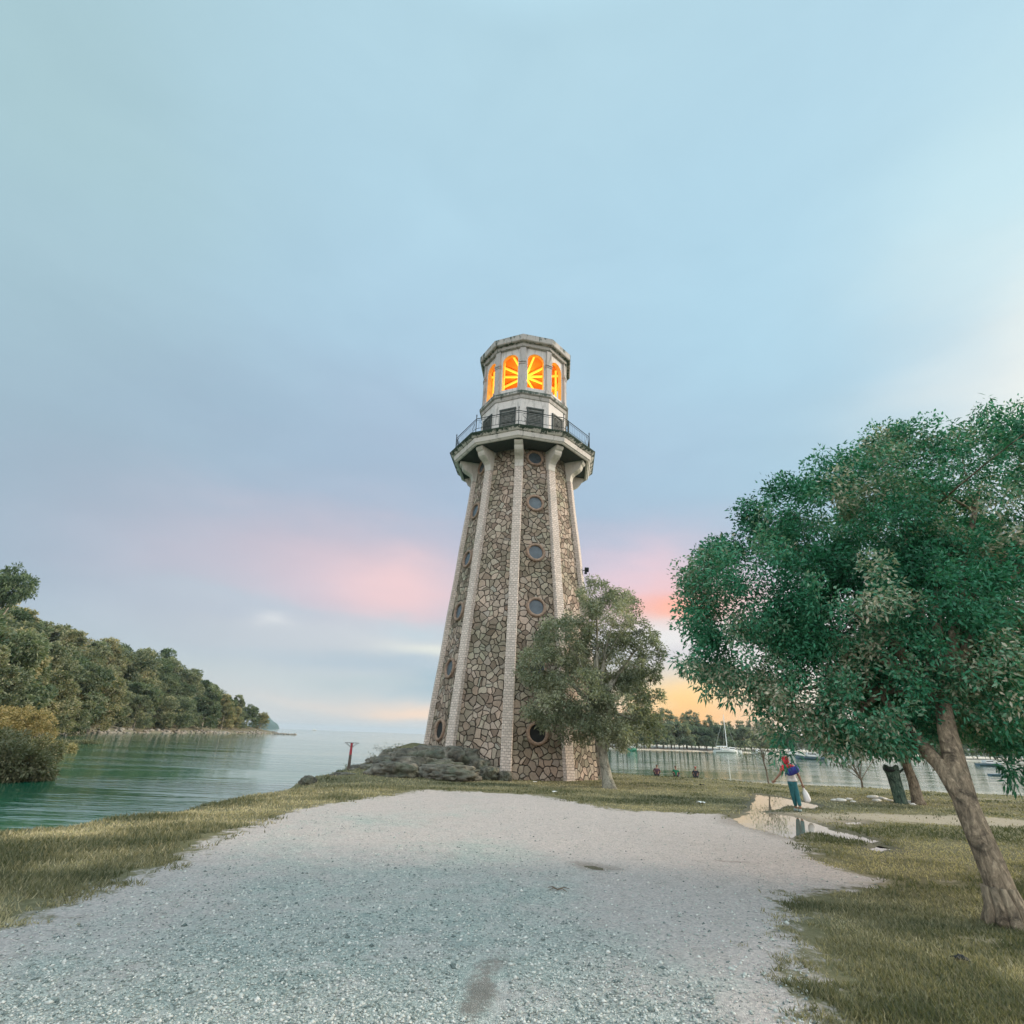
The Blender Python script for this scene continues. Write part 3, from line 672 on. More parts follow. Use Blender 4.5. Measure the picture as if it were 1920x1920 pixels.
# lantern walls with arched openings
RW, TH_ = 2.78, .26
ZB, ZS, ZA, ZT0, ZT1 = 21.96, 24.10, 24.62, 21.60, 25.02
HWN = .535
bm = bmesh.new(); bi = bmesh.new()
arc = [(HWN * math.cos(PI - PI * i / 14), ZS + (ZA - ZS) * math.sin(PI * i / 14)) for i in range(15)]
hole = [(-HWN, ZB)] + arc + [(HWN, ZB)]
for k in range(10):
    for (bb, Rw) in ((bm, RW), (bi, RW - TH_)):
        a, b_ = tv(Rw, 0, k), tv(Rw, 0, k + 1); c = (a + b_) / 2; u = (b_ - a).normalized(); hl = (b_ - a).length / 2
        P = lambda uu, zz: bb.verts.new(c + u * uu + Vector((0, 0, zz)))
        def quad(pts): bb.faces.new([P(*q) for q in pts])
        quad([(-hl, ZT0), (hl, ZT0), (hl, ZB), (-hl, ZB)])
        quad([(-hl, ZB), (-HWN, ZB), (-HWN, ZT1), (-hl, ZT1)]); quad([(HWN, ZB), (hl, ZB), (hl, ZT1), (HWN, ZT1)])
        for (u0, z0), (u1, z1) in zip(arc, arc[1:]): quad([(u0, z0), (u1, z1), (u1, ZT1), (u0, ZT1)])
    ao, bo = tv(RW, 0, k), tv(RW, 0, k + 1); co = (ao + bo) / 2; u = (bo - ao).normalized(); n = u.cross(Vector((0, 0, 1)))
    for (u0, z0), (u1, z1) in zip(hole, hole[1:] + hole[:1]):
        q = [co + u * u0 + Vector((0, 0, z0)), co + u * u1 + Vector((0, 0, z1))]; q = q + [q[1] - n * TH_, q[0] - n * TH_]
        bi.faces.new([bi.verts.new(p) for p in q])
bmesh.ops.remove_doubles(bm, verts=bm.verts, dist=.0005); bmesh.ops.remove_doubles(bi, verts=bi.verts, dist=.0005)
bm_obj('lantern_wall', bm, M['plaster'], LH)
bm_obj('lantern_lining', bi, M['amber2'], LH)
for k in range(10):     # pilasters at the corners
    bm = bmesh.new(); dr = tv(1, 0, k); tn = Vector((0, 0, 1)).cross(dr)
    rot = Matrix((tn, dr, Vector((0, 0, 1)))).transposed()
    for (z0, z1, hw, out) in ((21.58, 21.86, .25, .13), (21.86, 23.66, .20, .09), (23.66, 23.76, .225, .12), (23.80, 23.9, .235, .14), (23.9, 24.02, .215, .11), (24.02, 24.98, .19, .08), (23.76, 23.80, .2, .085)):
        vs_ = box(bm, dr * (RW - .10 + out / 2) + Vector((0, 0, (z0 + z1) / 2)), (hw * 2, .22 + out, z1 - z0 - .002), rot)
    bmesh.ops.bevel(bm, geom=list(bm.edges), offset=.02, segments=1, affect='EDGES')
    bm_obj('pilaster', bm, M['plaster_grey'], LH)
# roof
lathe10('roof', [(2.3, 24.99), (2.86, 24.99), (2.95, 25.02), (2.98, 25.10), (2.98, 25.2), (3.03, 25.24), (3.13, 25.255), (3.20, 25.28), (3.24, 25.33), (3.25, 25.72), (3.20, 25.76), (.01, 25.95)], M['cornice'], LH, moss=[.3, .35, .5, .2, .35, .8, .6, .3, .4, .6, .6, .5])
lathe10('lantern_ceiling', [(.01, 24.97), (2.55, 24.97)], M['amber'], LH)
# radial ceiling beams inside the lantern, their lit look added as emission
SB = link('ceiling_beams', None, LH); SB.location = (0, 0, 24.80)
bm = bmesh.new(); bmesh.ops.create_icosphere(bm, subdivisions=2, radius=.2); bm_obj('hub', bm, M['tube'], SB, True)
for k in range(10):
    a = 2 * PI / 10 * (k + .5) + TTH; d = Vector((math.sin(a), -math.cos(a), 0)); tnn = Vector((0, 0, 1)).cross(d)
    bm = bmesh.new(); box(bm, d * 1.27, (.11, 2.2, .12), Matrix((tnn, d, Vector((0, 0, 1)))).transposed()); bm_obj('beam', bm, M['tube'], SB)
    bm = bmesh.new(); p = tv(2.2, 0, k); tube(bm, [p + Vector((0, 0, z - 24.8)) for z in (21.7, 23.0, 24.7)], .07, 8); bm_obj('glow_post', bm, M['tube'], SB)  # upright corner posts in the same emissive amber
ld = bpy.data.lights.new('lantern_light', 'POINT'); ld.energy = 190; ld.color = (1.0, .52, .07); ld.shadow_soft_size = .35
lo = bpy.data.objects.new('lantern_light', ld); COL.objects.link(lo); lo.parent = LH; lo.location = (0, 0, 23.6)
# drainpipe, floodlight on the right-hand side
bm = bmesh.new(); p = tv(2.93, 0, 2.35); tube(bm, [p + Vector((0, 0, z)) for z in (18.1, 20, 21.0)], .05, 8); bm_obj('drainpipe', bm, M['iron'], LH, True)
bm = bmesh.new(); c, u, v, n = face_frame(2, 10.5); c = c - u * 1.0
tube(bm, [c, c + n * .32 + Vector((0, 0, .05))], .025, 6); box(bm, c + n * .42 + Vector((0, 0, .07)), (.22, .18, .24), Matrix.Rotation(.5, 3, 'X')); box(bm, c + n * .36 + Vector((0, 0, -.12)), (.14, .14, .1))
bm_obj('floodlight', bm, M['iron'], LH)

# ------------------------------------------------------------------ rocks
def rock_mesh(seed, size, sub=3, amp=.28, flat=.0):
    bm = bmesh.new(); bmesh.ops.create_icosphere(bm, subdivisions=sub, radius=1.0)
    off = Vector((seed * 3.1, seed * 1.7, seed * .9))
    for v in bm.verts:
        d = v.co.normalized(); h = mnoise.fractal(d * 1.5 + off, .8, 2.1, 6) * amp * 1.2 + mnoise.noise(d * .8 + off) * amp
        vd = mnoise.voronoi(d * 1.9 + off)[0]; c = mnoise.cell(d * 2.6 + off) * .05 - .16 * math.exp(-(vd[1] - vd[0]) * 16)
        v.co = d * (1 + h + c)
        if flat and v.co.z > flat: v.co.z = flat + (v.co.z - flat) * .3
        v.co = Vector((v.co.x * size[0], v.co.y * size[1], v.co.z * size[2]))
    me = bpy.data.meshes.new('rock'); bm.to_mesh(me); bm.free()
    for p in me.polygons: p.use_smooth = True
    return me
def rock(px, py, Y, size, label, seed, m='rock', grp='boulders banked against the lighthouse foot', flat=.55, rz=0):
    p = at(px, py, Y); me = rock_mesh(seed, size, 5, .24, flat); me.materials.append(M[m])
    o = link('boulder', me, None, p); o.rotation_euler = (0, 0, rz); tag(o, label, 'boulder', grp); return o
G_ = 'boulders banked against the lighthouse foot'
for i, (px, py, Y, sz_, lab) in enumerate([
    (812, 1434, 27.0, (1.5, 1.2, .85), 'largest dark boulder, highest on the mound against the left corner of the lighthouse'),
    (862, 1432, 26.4, (1.0, .8, .75), 'grey-brown boulder wedged between the highest boulder and the near left rib'),
    (800, 1442, 25.6, (1.75, .9, .50), 'long mossy slab of rock directly below the highest boulder by the lighthouse'),
    (846, 1456, 24.6, (1.45, .8, .46), 'rounded grey slab lowest in the grass in front of the stepped rocks'),
    (738, 1459, 24.2, (1.25, .75, .50), 'low dark overhanging boulder nearest the bare path'),
    (765, 1440, 26.4, (1.25, .9, .75), 'brownish boulder sloping up behind the low overhanging one'),
    (725, 1448, 26.0, (1.2, .9, .55), 'sloping boulder under the wispy shrubs on the mound'),
    (692, 1461, 25.0, (1.05, .8, .46), 'grey boulder where the mound slopes down to the red beacon pole'),
    (655, 1472, 24.2, (.95, .7, .36), 'outermost low boulder of the mound, left of all the others beside the tower'),
    (898, 1446, 25.9, (.6, .5, .5), 'small lumpy rock beside the pale left rib of the tower'),
    (918, 1455, 25.3, (.55, .45, .38), 'dark rock at the wall between the two nearest ribs'),
    (948, 1460, 25.1, (.34, .3, .3), 'small dark rock under the end of the central rib'),
    (879, 1446, 25.2, (.13, .12, .11), 'tiny pale stone lying on the slab by the tower wall'),
    (577, 1469, 21.3, (.30, .3, .26), 'lone little rock standing on the grassy bank edge above the water')]):
    rock(px, py - (8 if 4 <= i <= 8 else 2), Y, (sz_[0] * .88, sz_[1], sz_[2] * 1.12), lab, i + 1, 'white_stone' if i == 12 else 'rock', G_ if i != 13 else None, .7, (i * .37) % .5 - .25)

# shore rocks along the headland waterline (uncountable rubble)
def rubble(name, pts, label, cat, m, smin, smax, sub=1):
    base = bmesh.new(); bmesh.ops.create_icosphere(base, subdivisions=sub, radius=1.0)
    bv = np.array([v.co[:] for v in base.verts]); bf = np.array([[v.index for v in f.verts] for f in base.faces]); base.free()
    n = len(pts); s = rng.uniform(smin, smax, (n, 1, 1)) * rng.uniform(.6, 1.3, (n, 1, 3)); s[..., 2] *= .6
    ang = rng.uniform(0, 2 * PI, n); ca, sa = np.cos(ang), np.sin(ang)
    jit = 1 + rng.uniform(-.3, .3, (n, len(bv), 1))
    v = bv[None] * jit * s
    v = np.stack([v[..., 0] * ca[:, None] - v[..., 1] * sa[:, None], v[..., 0] * sa[:, None] + v[..., 1] * ca[:, None], v[..., 2]], -1) + np.asarray(pts)[:, None, :]
    f = (bf[None] + (np.arange(n) * len(bv))[:, None, None]).reshape(-1, 3)
    o = link(name, mesh_np(name, v.reshape(-1, 3), f, m, False)); return stuff(o, label, cat)
pts = []
for a, b_ in zip(HEAD[6:13], HEAD[7:14]):
    a, b_ = np.array(a), np.array(b_); L_ = np.linalg.norm(b_ - a)
    for i in range(int(L_ * 3.2)):
        q = a + (b_ - a) * random.random() + rng.normal(0, 1.6, 2); z = head_z(*q)
        if SEA_Z - .3 < z < SEA_Z + 2.4: pts.append((q[0], q[1], max(z, SEA_Z)))
for i in range(160):
    q = np.array((-113, 289)) + rng.normal(0, 1, 2) * (2.5, 1.5) + np.array((random.random() * 6, -random.random() * 2)); pts.append((q[0], q[1], SEA_Z + .1))
rubble('shoreline_rubble', np.array(pts), 'pale tumbled rocks along the waterline under the forested headland', 'rocks', M['rock_grey'], .3, .95)

# ------------------------------------------------------------------ foliage
def leaf_cloud(clumps, rad, n_per, L, Wd, droop=.25, tint_c=None, seed=0, spread=1.0, flat=1.0, out=None):
    """clumps (n,3), rad scalar/array -> V,F,tint ; lance-shaped leaves, one quad each"""
    r = np.random.default_rng(seed); n = len(clumps); rad = np.broadcast_to(np.asarray(rad, float), (n,))
    tot = n * n_per; ci = np.repeat(np.arange(n), n_per)
    d = r.normal(0, 1, (tot, 3)); d /= np.linalg.norm(d, axis=1)[:, None]; d[:, 2] *= flat
    q = r.random(tot) ** .5
    c = clumps[ci] + d * (rad[ci] * q)[:, None]
    ax = d * .8 + r.normal(0, .55, (tot, 3)) * spread
    if out is not None: ax += out[ci] * .5
    ax[:, 2] -= droop; ax /= np.linalg.norm(ax, axis=1)[:, None] + 1e-9
    rn = r.normal(0, 1, (tot, 3)); sd = np.cross(ax, rn); sd /= np.linalg.norm(sd, axis=1)[:, None] + 1e-9
    l = L * r.uniform(.6, 1.25, tot)[:, None]; wd = Wd * r.uniform(.7, 1.3, tot)[:, None]
    nm = np.cross(ax, sd)
    v = np.stack([c, c + ax * l * .45 + sd * wd * .5 + nm * wd * .12, c + ax * l - np.array([0, 0, 1.]) * l * .12, c + ax * l * .45 - sd * wd * .5 + nm * wd * .12], 1).reshape(-1, 3)
    f = np.arange(tot * 4).reshape(-1, 4)
    tc_ = r.random(n) if tint_c is None else tint_c
    t = np.clip(tc_[ci] * .6 + r.random(tot) * .4, 0, 1)
    return v, f, np.repeat(t, 4)
def lobes_clumps(lobes, n, seed, inner=.55, avoid=.62):
    """sample clump centres in the outer shell of a union of ellipsoids"""
    r = np.random.default_rng(seed); C = []; O = []
    wts = np.array([l[1] ** 2 for l in lobes]); wts = wts / wts.sum()
    cs = np.array([l[0][:] for l in lobes]); rs = np.array([l[1] for l in lobes])
    sq = np.array([1, 1, .85])
    while len(C) < n:
        i = r.choice(len(lobes), p=wts); d = r.normal(0, 1, 3); d /= np.linalg.norm(d)
        q = inner + (1 - inner) * r.random() ** .7
        p = cs[i] + d * sq * rs[i] * q
        dd = np.linalg.norm((cs - p) / sq, axis=1) / rs; dd[i] = 9
        if dd.min() < avoid: continue
        C.append(p); O.append(d)
    return np.array(C), np.array(O)
def tree_limbs(bm, base_pts, base_rad, targets, n=10, seed=0, fork=None, rtip=.012, rb=.11):
    tube(bm, base_pts, base_rad, n)
    r = random.Random(seed); top = Vector(base_pts[-1])
    for t in targets:
        t = Vector(t); s = Vector(fork) if fork is not None else top
        mid = s.lerp(t, .5) + Vector((r.uniform(-.2, .2), r.uniform(-.2, .2), .18 * (t - s).length))
        pts_ = bez(s, mid, t, 7); tube(bm, pts_, [rb * (1 - i / 7) ** .8 + rtip for i in range(8)], 7)
        for j in range(3):
            i0 = r.randint(3, 6); e = pts_[i0] + Vector((r.gauss(0, .5), r.gauss(0, .5), r.gauss(.15, .35))) * ((t - s).length * .4)
            tube(bm, bez(pts_[i0], pts_[i0].lerp(e, .5) + Vector((0, 0, .1)), e, 4), [rb * .35, rb * .28, rb * .2, rb * .12, rtip * .7], 5)

# -- the big leaning tree at right
T1 = thing('broadleaf_tree', 'large leaning green tree with forked brown trunk, nearest the camera beside the gravel', 'tree', tuple(gnd(1888, 1722)))
b0 = Vector(T1.location)
def rel(o, pts): return [Vector(p) - o for p in pts]
tr_pts = rel(b0, [Vector(b0) + Vector((.03, -.03, -.15)), at(1893, 1725, 7.0), at(1878, 1670, 7.02), at(1850, 1600, 7.1), at(1812, 1510, 7.25), at(1790, 1430, 7.4), at(1776, 1370, 7.5), at(1768, 1320, 7.6)])
bm = bmesh.new()
main_t = [at(1660, 1180, 8.3), at(1560, 1120, 8.6), at(1750, 1000, 8.2), at(1880, 1050, 7.9), at(1980, 1020, 8.0), at(1700, 950, 9.2), at(1880, 1210, 8.4), at(2020, 1180, 8.2), at(1640, 1300, 8.5), at(1840, 900, 8.4), at(1480, 1180, 8.8)]
tree_limbs(bm, tr_pts, [.21, .165, .142, .135, .130, .124, .11, .09], rel(b0, main_t), 14, 3, None, .01, .075)
# second stem forks low on the left
st_pts = rel(b0, [at(1818, 1530, 7.22), at(1795, 1485, 7.3), at(1768, 1440, 7.45), at(1730, 1400, 7.7), at(1690, 1350, 8.0), at(1650, 1300, 8.3)])
tree_limbs(bm, st_pts, [.08, .10, .095, .085, .07, .05], rel(b0, [at(1560, 1260, 8.6), at(1480, 1300, 8.7), at(1600, 1350, 8.2), at(1700, 1260, 8.9)]), 10, 5, None, .01, .05)
# root flare
for i, a in enumerate((0.1, .8, 1.5, 2.3, 3.0, 3.7, 4.3, 5.0, 5.6)):
    d = Vector((math.cos(a), math.sin(a), 0)); q0 = Vector(at(1893, 1725, 7.0)) + Vector((.0, 0, 0)); q0.z = 0; rl_ = .36 + .12 * math.sin(i * 2.3)
    tube(bm, rel(b0, [q0 + d * .13 + Vector((-.03, 0, .36)), q0 + d * .13 + Vector((0, 0, .16)), q0 + d * .17 + Vector((0, 0, .05)), q0 + d * rl_ * .66 + Vector((.03, 0, -.06))]), [.03, .065, .07, .03], 8)
bm_obj('trunk', bm, M['bark_main'], T1, True)
lob = [(at(1425, 1115, 8.7), 1.28), (at(1590, 985, 8.6), 1.45), (at(1765, 925, 8.3), 1.5), (at(1945, 905, 8.1), 1.55), (at(1650, 1170, 9.3), 1.5), (at(1420, 1215, 8.9), 1.02),
       (at(1850, 1120, 8.0), 1.25), (at(2060, 1130, 8.2), 1.6), (at(1560, 1300, 8.6), .95), (at(1730, 1290, 9.4), 1.1), (at(1905, 1300, 9.3), 1.0), (at(1700, 1010, 10.4), 1.5),
       (at(1900, 1120, 10.4), 1.5), (at(1480, 1340, 8.6), .42), (at(1850, 1335, 9.6), .7), (at(1620, 1360, 8.6), .42), (at(2080, 1290, 8.6), 1.2), (at(1330, 1240, 8.8), .45), (at(1560, 1130, 8.0), 1.05), (at(1740, 1130, 7.6), .9),
       (at(1605, 1335, 8.2), .62), (at(1700, 1315, 8.3), .75), (at(1530, 1360, 8.5), .5), (at(1790, 1320, 7.9), .6), (at(1860, 1280, 7.6), .75), (at(1880, 1340, 8.6), .6), (at(1640, 1310, 8.0), .75),
       (at(1360, 1150, 8.8), .75), (at(1350, 1075, 8.8), .6), (at(1780, 1220, 7.6), .8), (at(1700, 1220, 7.9), .8), (at(1490, 1280, 8.4), .65), (at(1470, 960, 8.6), .7), (at(1680, 860, 8.5), .7)]
lob = [(Vector(c) - b0, r) for c, r in lob]
C, O = lobes_clumps(lob, 2000, 5, .60, .62)
extra = np.array([list(Vector(p) - b0) for p in [at(1275, 1240, 8.8), at(1290, 1250, 8.8), at(1320, 1290, 8.7), at(1370, 1310, 8.6), at(1420, 1330, 8.5), at(1470, 1375, 8.5), at(1475, 1405, 8.5), at(1468, 1420, 8.5),
    at(1840, 770, 8.3), at(1850, 758, 8.3), at(1870, 790, 8.3), at(1910, 770, 8.2), at(1780, 800, 8.3), at(1640, 830, 8.5), at(1540, 850, 8.6), at(1885, 1430, 8.4), at(1895, 1450, 8.4), at(1900, 1462, 8.4), at(1905, 1440, 8.4), at(1560, 1375, 8.5), at(1640, 1390, 8.5), at(1720, 1385, 8.6)]])
rads = np.concatenate([rng.uniform(.17, .34, len(C)), np.full(len(extra), .17)])
tintc = np.concatenate([np.clip(.36 + 1.15 * (vnoise(C[:, 0] * 1.5 + 5, C[:, 2] * 1.9 + C[:, 1], 3) - .42) + rng.normal(0, .2, len(C)), 0, 1), np.full(len(extra), .2)])
v1, f1, t1 = leaf_cloud(C, rads[:len(C)], 135, .078, .032, .08, tintc[:len(C)], 1, 1.7, .9, O)
v2, f2, t2 = leaf_cloud(extra, .17, 46, .13, .026, .5, tintc[len(C):], 2)
link('crown', mesh_np('crown', np.vstack([v1, v2]), np.vstack([f1, f2 + len(v1)]), M['leaf_main'], False, {'tint': np.concatenate([t1, t2])}), T1)

# -- tree in front of the lighthouse
T2 = thing('broadleaf_tree', 'olive-grey bushy tree with pale straight trunk, covering the right foot of the lighthouse', 'tree', tuple(gnd(1141, 1477)))
b2 = Vector(T2.location)
bm = bmesh.new()
lob2p = [(1150, 1160, 24.2, 1.5), (1120, 1120, 24.3, .95), (1060, 1200, 24.0, 1.35), (1020, 1255, 23.8, 1.15), (1180, 1240, 24.6, 1.5), (1205, 1290, 24.2, 1.05), (1080, 1300, 23.8, 1.5), (1030, 1330, 23.6, .95),
         (1160, 1330, 23.8, 1.3), (1205, 1360, 23.8, .85), (1085, 1360, 23.4, .95), (1150, 1370, 23.4, .8), (1210, 1200, 24.4, .8), (1125, 1240, 25.6, 1.5), (1000, 1240, 23.9, .6)]
lob2 = [(Vector(at(x, y, Y)) - b2, r) for x, y, Y, r in lob2p]
tree_limbs(bm, rel(b2, [gnd(1144, 1480) + Vector((0, 0, -.15)), at(1139, 1462, 23.5), at(1133, 1430, 23.52), at(1127, 1390, 23.55), at(1121, 1340, 23.65), at(1118, 1290, 23.8), at(1116, 1230, 24.0)]), [.32, .22, .19, .175, .145, .10, .06],
           [l[0] * .96 + (Vector(at(1120, 1300, 23.7)) - b2) * .04 for l in lob2], 12, 9, rel(b2, [at(1120, 1335, 23.65)])[0], .012, .085)
bm_obj('trunk', bm, M['bark_pale'], T2, True)
C, O = lobes_clumps(lob2, 720, 8, .55, .58)
tintc = np.clip(.30 + 1.0 * (vnoise(C[:, 0] * 1.2 + 3, C[:, 2] * 1.2, 6) - .3) + rng.normal(0, .16, len(C)), 0, 1)
v, f, t = leaf_cloud(C, rng.uniform(.20, .42, len(C)), 95, .145, .045, .12, tintc, 4, 1.5, .85, O)
link('crown', mesh_np('crown', v, f, M['leaf_mid'], False, {'tint': t}), T2)

# -- tree behind the litter bin
T3 = thing('broadleaf_tree', 'darker tree with thin leaning trunk standing right beside the green litter bin', 'tree', tuple(gnd(1722, 1507)))
b3 = Vector(T3.location)
lob3 = [(Vector(at(x, y, Y)) - b3, r) for x, y, Y, r in [(1610, 1340, 21.6, 1.5), (1700, 1300, 21.8, 1.9), (1790, 1330, 21.6, 1.5), (1560, 1385, 21.2, .75), (1650, 1390, 21.2, .8), (1740, 1385, 21.0, .9), (1860, 1355, 21.5, 1.1), (1890, 1300, 22, 1.6)]]
bm = bmesh.new()
tree_limbs(bm, rel(b3, [gnd(1724, 1509) + Vector((0, 0, -.1)), at(1720, 1498, 21.3), at(1712, 1465, 21.3), at(1700, 1435, 21.3), at(1690, 1400, 21.4), at(1688, 1350, 21.5)]), [.27, .2, .165, .15, .12, .08], [l[0] for l in lob3], 10, 4, None, .012, .07)
bm_obj('trunk', bm, M['bark_main'], T3, True)
C, O = lobes_clumps(lob3, 330, 18, .5, .6)
v, f, t = leaf_cloud(C, rng.uniform(.26, .5, len(C)), 80, .19, .05, .2, np.clip(rng.normal(.25, .15, len(C)), 0, 1), 5, 1.0, .85, O)
link('crown', mesh_np('crown', v, f, M['leaf_mid'], False, {'tint': t * .8}), T3)

# -- sapling and bare shrub at the water's edge
S1 = thing('sapling', 'thin sapling with wispy sparse leaves at the water edge, left of the walking woman', 'sapling', tuple(gnd(1441, 1467)))
b4 = Vector(S1.location); bm = bmesh.new()
tg = [at(x, y, 31.5) for x, y in [(1400, 1400), (1412, 1385), (1425, 1370), (1440, 1378), (1452, 1390), (1420, 1410), (1446, 1405), (1395, 1415), (1432, 1395), (1448, 1440)]]
tube(bm, rel(b4, [gnd(1441, 1467) + Vector((0, 0, -.1)), at(1437, 1445, 31.4), at(1431, 1425, 31.4), at(1427, 1405, 31.4)]), [.05, .04, .033, .025], 7)
for q in tg: tube(bm, bez(Vector(at(1433, 1428, 31.4)) - b4, Vector(at(1430, 1410, 31.4)) - b4, Vector(q) - b4, 5), [.022, .018, .015, .012, .009, .006], 5)
bm_obj('trunk', bm, M['twig'], S1)
v, f, t = leaf_cloud(np.array([list(Vector(q) - b4) for q in tg]), .42, 75, .15, .04, .2, None, 6)
link('crown', mesh_np('crown', v, f, M['leaf_mid'], False, {'tint': t}), S1)
S2 = thing('bare_shrub', 'leafless twiggy shrub spreading over the water edge between woman and bin', 'shrub', tuple(gnd(1617, 1476)))
b5 = Vector(S2.location); bm = bmesh.new(); rr_ = random.Random(4)
tube(bm, [Vector((0, 0, -.1)), Vector((.02, 0, .25)), Vector((0, 0, .5))], [.05, .045, .035], 7)
for i in range(11):
    a = rr_.uniform(-1, 1); e = Vector((a * 1.5, rr_.uniform(-.5, .5), rr_.uniform(.7, 1.9) - abs(a) * .3)); s_ = Vector((0, 0, rr_.uniform(.3, .5)))
    pp = bez(s_, s_.lerp(e, .5) + Vector((0, 0, .15)), e, 5); tube(bm, pp, [.024, .02, .016, .012, .008, .005], 5)
    for j in range(4):
        q = pp[rr_.randint(2, 4)]; e2 = q + Vector((rr_.gauss(a * .3, .25), rr_.gauss(0, .2), rr_.uniform(.05, .5))); tube(bm, [q, q.lerp(e2, .5) + Vector((0, 0, .04)), e2], [.010, .008, .004], 4)
bm_obj('branches', bm, M['twig'], S2)
v, f, t = leaf_cloud(np.array([(-.55, 0, 1.1), (-.4, 0, .95), (.3, .1, 1.3), (.6, 0, .9)]), .18, 14, .13, .04, .2, None, 7)
link('foliage', mesh_np('foliage', v, f, M['leaf_mid'], False, {'tint': t}), S2)
# wispy shrubs on the mound
def wisp(px, py, Y, h, n, label, seed):
    r = random.Random(seed); p = at(px, py, Y); o = thing('wispy_shrub', label, 'shrub', tuple(p), 0, 'wispy shrubs on the rock mound')
    bm = bmesh.new(); tips = []
    for i in range(n):
        e = Vector((r.gauss(0, .45 * h), r.gauss(0, .3 * h), h * r.uniform(.55, 1.1))); pp = bez((r.gauss(0, .08), 0, -.05), (e.x * .3, e.y * .3, e.z * .7), e, 4)
        tube(bm, pp, [.012, .01, .008, .006, .003], 4); tips += [list(q) for q in pp[2:]]
    bm_obj('stems', bm, M['twig'], o)
    v, f, t = leaf_cloud(np.array(tips), .10 * h + .05, 9, .10, .028, -.1, None, seed)
    link('foliage', mesh_np('foliage', v, f, M['leaf_shrub'], False, {'tint': t}), o)
wisp(735, 1436, 26.5, .75, 26, 'wispy brown-green shrub on the crest of the rock mound', 31)
wisp(716, 1443, 26.2, .55, 18, 'lower wispy shrub just left of the crest shrub on the mound', 32)
wisp(655, 1456, 25.2, .42, 14, 'small weedy tuft round the foot of the red beacon pole', 33)
wisp(690, 1450, 25.6, .3, 12, 'thin weed between the red pole and the mound shrubs', 34)

# ------------------------------------------------------------------ forest trees (shared meshes, individual objects)
def forest_variant(seed, h, rx, kind, n=260, per=40, L=.55, Wd=.26):
    r = np.random.default_rng(seed); lobs = []
    k = {'dome': 9, 'tall': 10, 'airy': 11, 'feather': 8}[kind]
    for i in range(k):
        a = r.uniform(0, 2 * PI); q = r.uniform(.15, .72); zz = r.uniform(.36, .88)
        if kind == 'feather': zz = .25 + .7 * i / k; q = .3 * (1.1 - zz)
        rad = rx * r.uniform(.28, .46) * (1.15 - .45 * abs(zz - .6))
        if kind == 'feather': rad = rx * .55 * (1.2 - zz)
        if kind == 'airy': zz = r.uniform(.70, .92); rad *= .78; q *= .8
        lobs.append((np.array([math.cos(a) * q * rx, math.sin(a) * q * rx, zz * h]), rad))
    C, O = lobes_clumps([(Vector(c), rr) for c, rr in lobs], n, seed + 1, .6, .5)
    if kind in ('dome', 'tall'):      # skirts of foliage towards the ground
        a = r.uniform(0, 2 * PI, n // 3); q = rx * np.sqrt(r.uniform(.25, .9, n // 3)); C = np.vstack([C, np.stack([np.cos(a) * q, np.sin(a) * q, r.uniform(.1, .5, n // 3) * h], -1)])
        O = np.vstack([O, np.stack([np.cos(a), np.sin(a), a * 0 + .3], -1)])
    tint = np.clip(.38 + .9 * (vnoise(C[:, 0] * .45 + seed, C[:, 2] * .5 + C[:, 1] * .3, seed) - .5) + r.normal(0, .2, len(C)), 0, 1)
    v, f, t = leaf_cloud(C, r.uniform(.07, .15, len(C)) * rx, per, L, Wd, .1, tint, seed + 2, 1.0, .7, O)
    bm = bmesh.new(); rnd = random.Random(seed)
    tube(bm, [Vector((0, 0, -1)), Vector((.1, 0, h * .3)), Vector((rnd.uniform(-.4, .4), 0, h * .62)), Vector((0, 0, h * .85))], [h * .022, h * .017, h * .012, h * .005], 7)
    for c, rr in lobs[:6]:
        tube(bm, bez((0, 0, h * .32), (c[0] * .4, c[1] * .4, c[2] * .8), c, 4), [h * .011, h * .009, h * .007, h * .005, h * .003], 5)
    tm = bpy.data.meshes.new('trunk'); bm.to_mesh(tm); bm.free(); tm.materials.append(M['bark_far'])
    return tm, mesh_np('crown', v, f, None, False, {'tint': t})
VAR = [forest_variant(101, 13, 5.6, 'dome'), forest_variant(102, 14, 6.4, 'dome'), forest_variant(103, 15, 5.2, 'tall'), forest_variant(104, 12, 6.8, 'dome'), forest_variant(105, 14, 6.0, 'tall'), forest_variant(106, 11.5, 5.0, 'dome')]
AIRY = forest_variant(107, 17, 6.2, 'airy', 170, 40, .5, .2)
FEA = [forest_variant(111 + i, 10.5, 3.3, 'feather', 150, 24, .6, .16) for i in range(3)] + [forest_variant(121, 8.5, 4.4, 'dome', 160, 24, .6, .26)]
def ftree(var, x, y, z, s, rz, label, group, matn='leaf_far', name='forest_tree', sz=None):
    o = thing(name, label, 'tree', (x, y, z), rz, group); o.scale = (s, s, sz or s)
    a = link('trunk', var[0], o); c = link('crown', var[1], o)
    c.data = var[1]
    if not var[1].materials: var[1].materials.append(M[matn])
    if var[1].materials[0] != M[matn]:
        c.material_slots[0].link = 'OBJECT'; c.material_slots[0].material = M[matn]
    return o
fr = random.Random(12)
shore = [np.array(p, float) for p in HEAD[6:13]]
cum = np.cumsum([0] + [np.linalg.norm(b_ - a) for a, b_ in zip(shore, shore[1:])])
def along(s, d):
    i = min(np.searchsorted(cum, s, 'right') - 1, len(shore) - 2); a, b_ = shore[i], shore[i + 1]; e = (b_ - a) / np.linalg.norm(b_ - a)
    return a + e * (s - cum[i]) + np.array((-e[1], e[0])) * d
total = cum[-1]
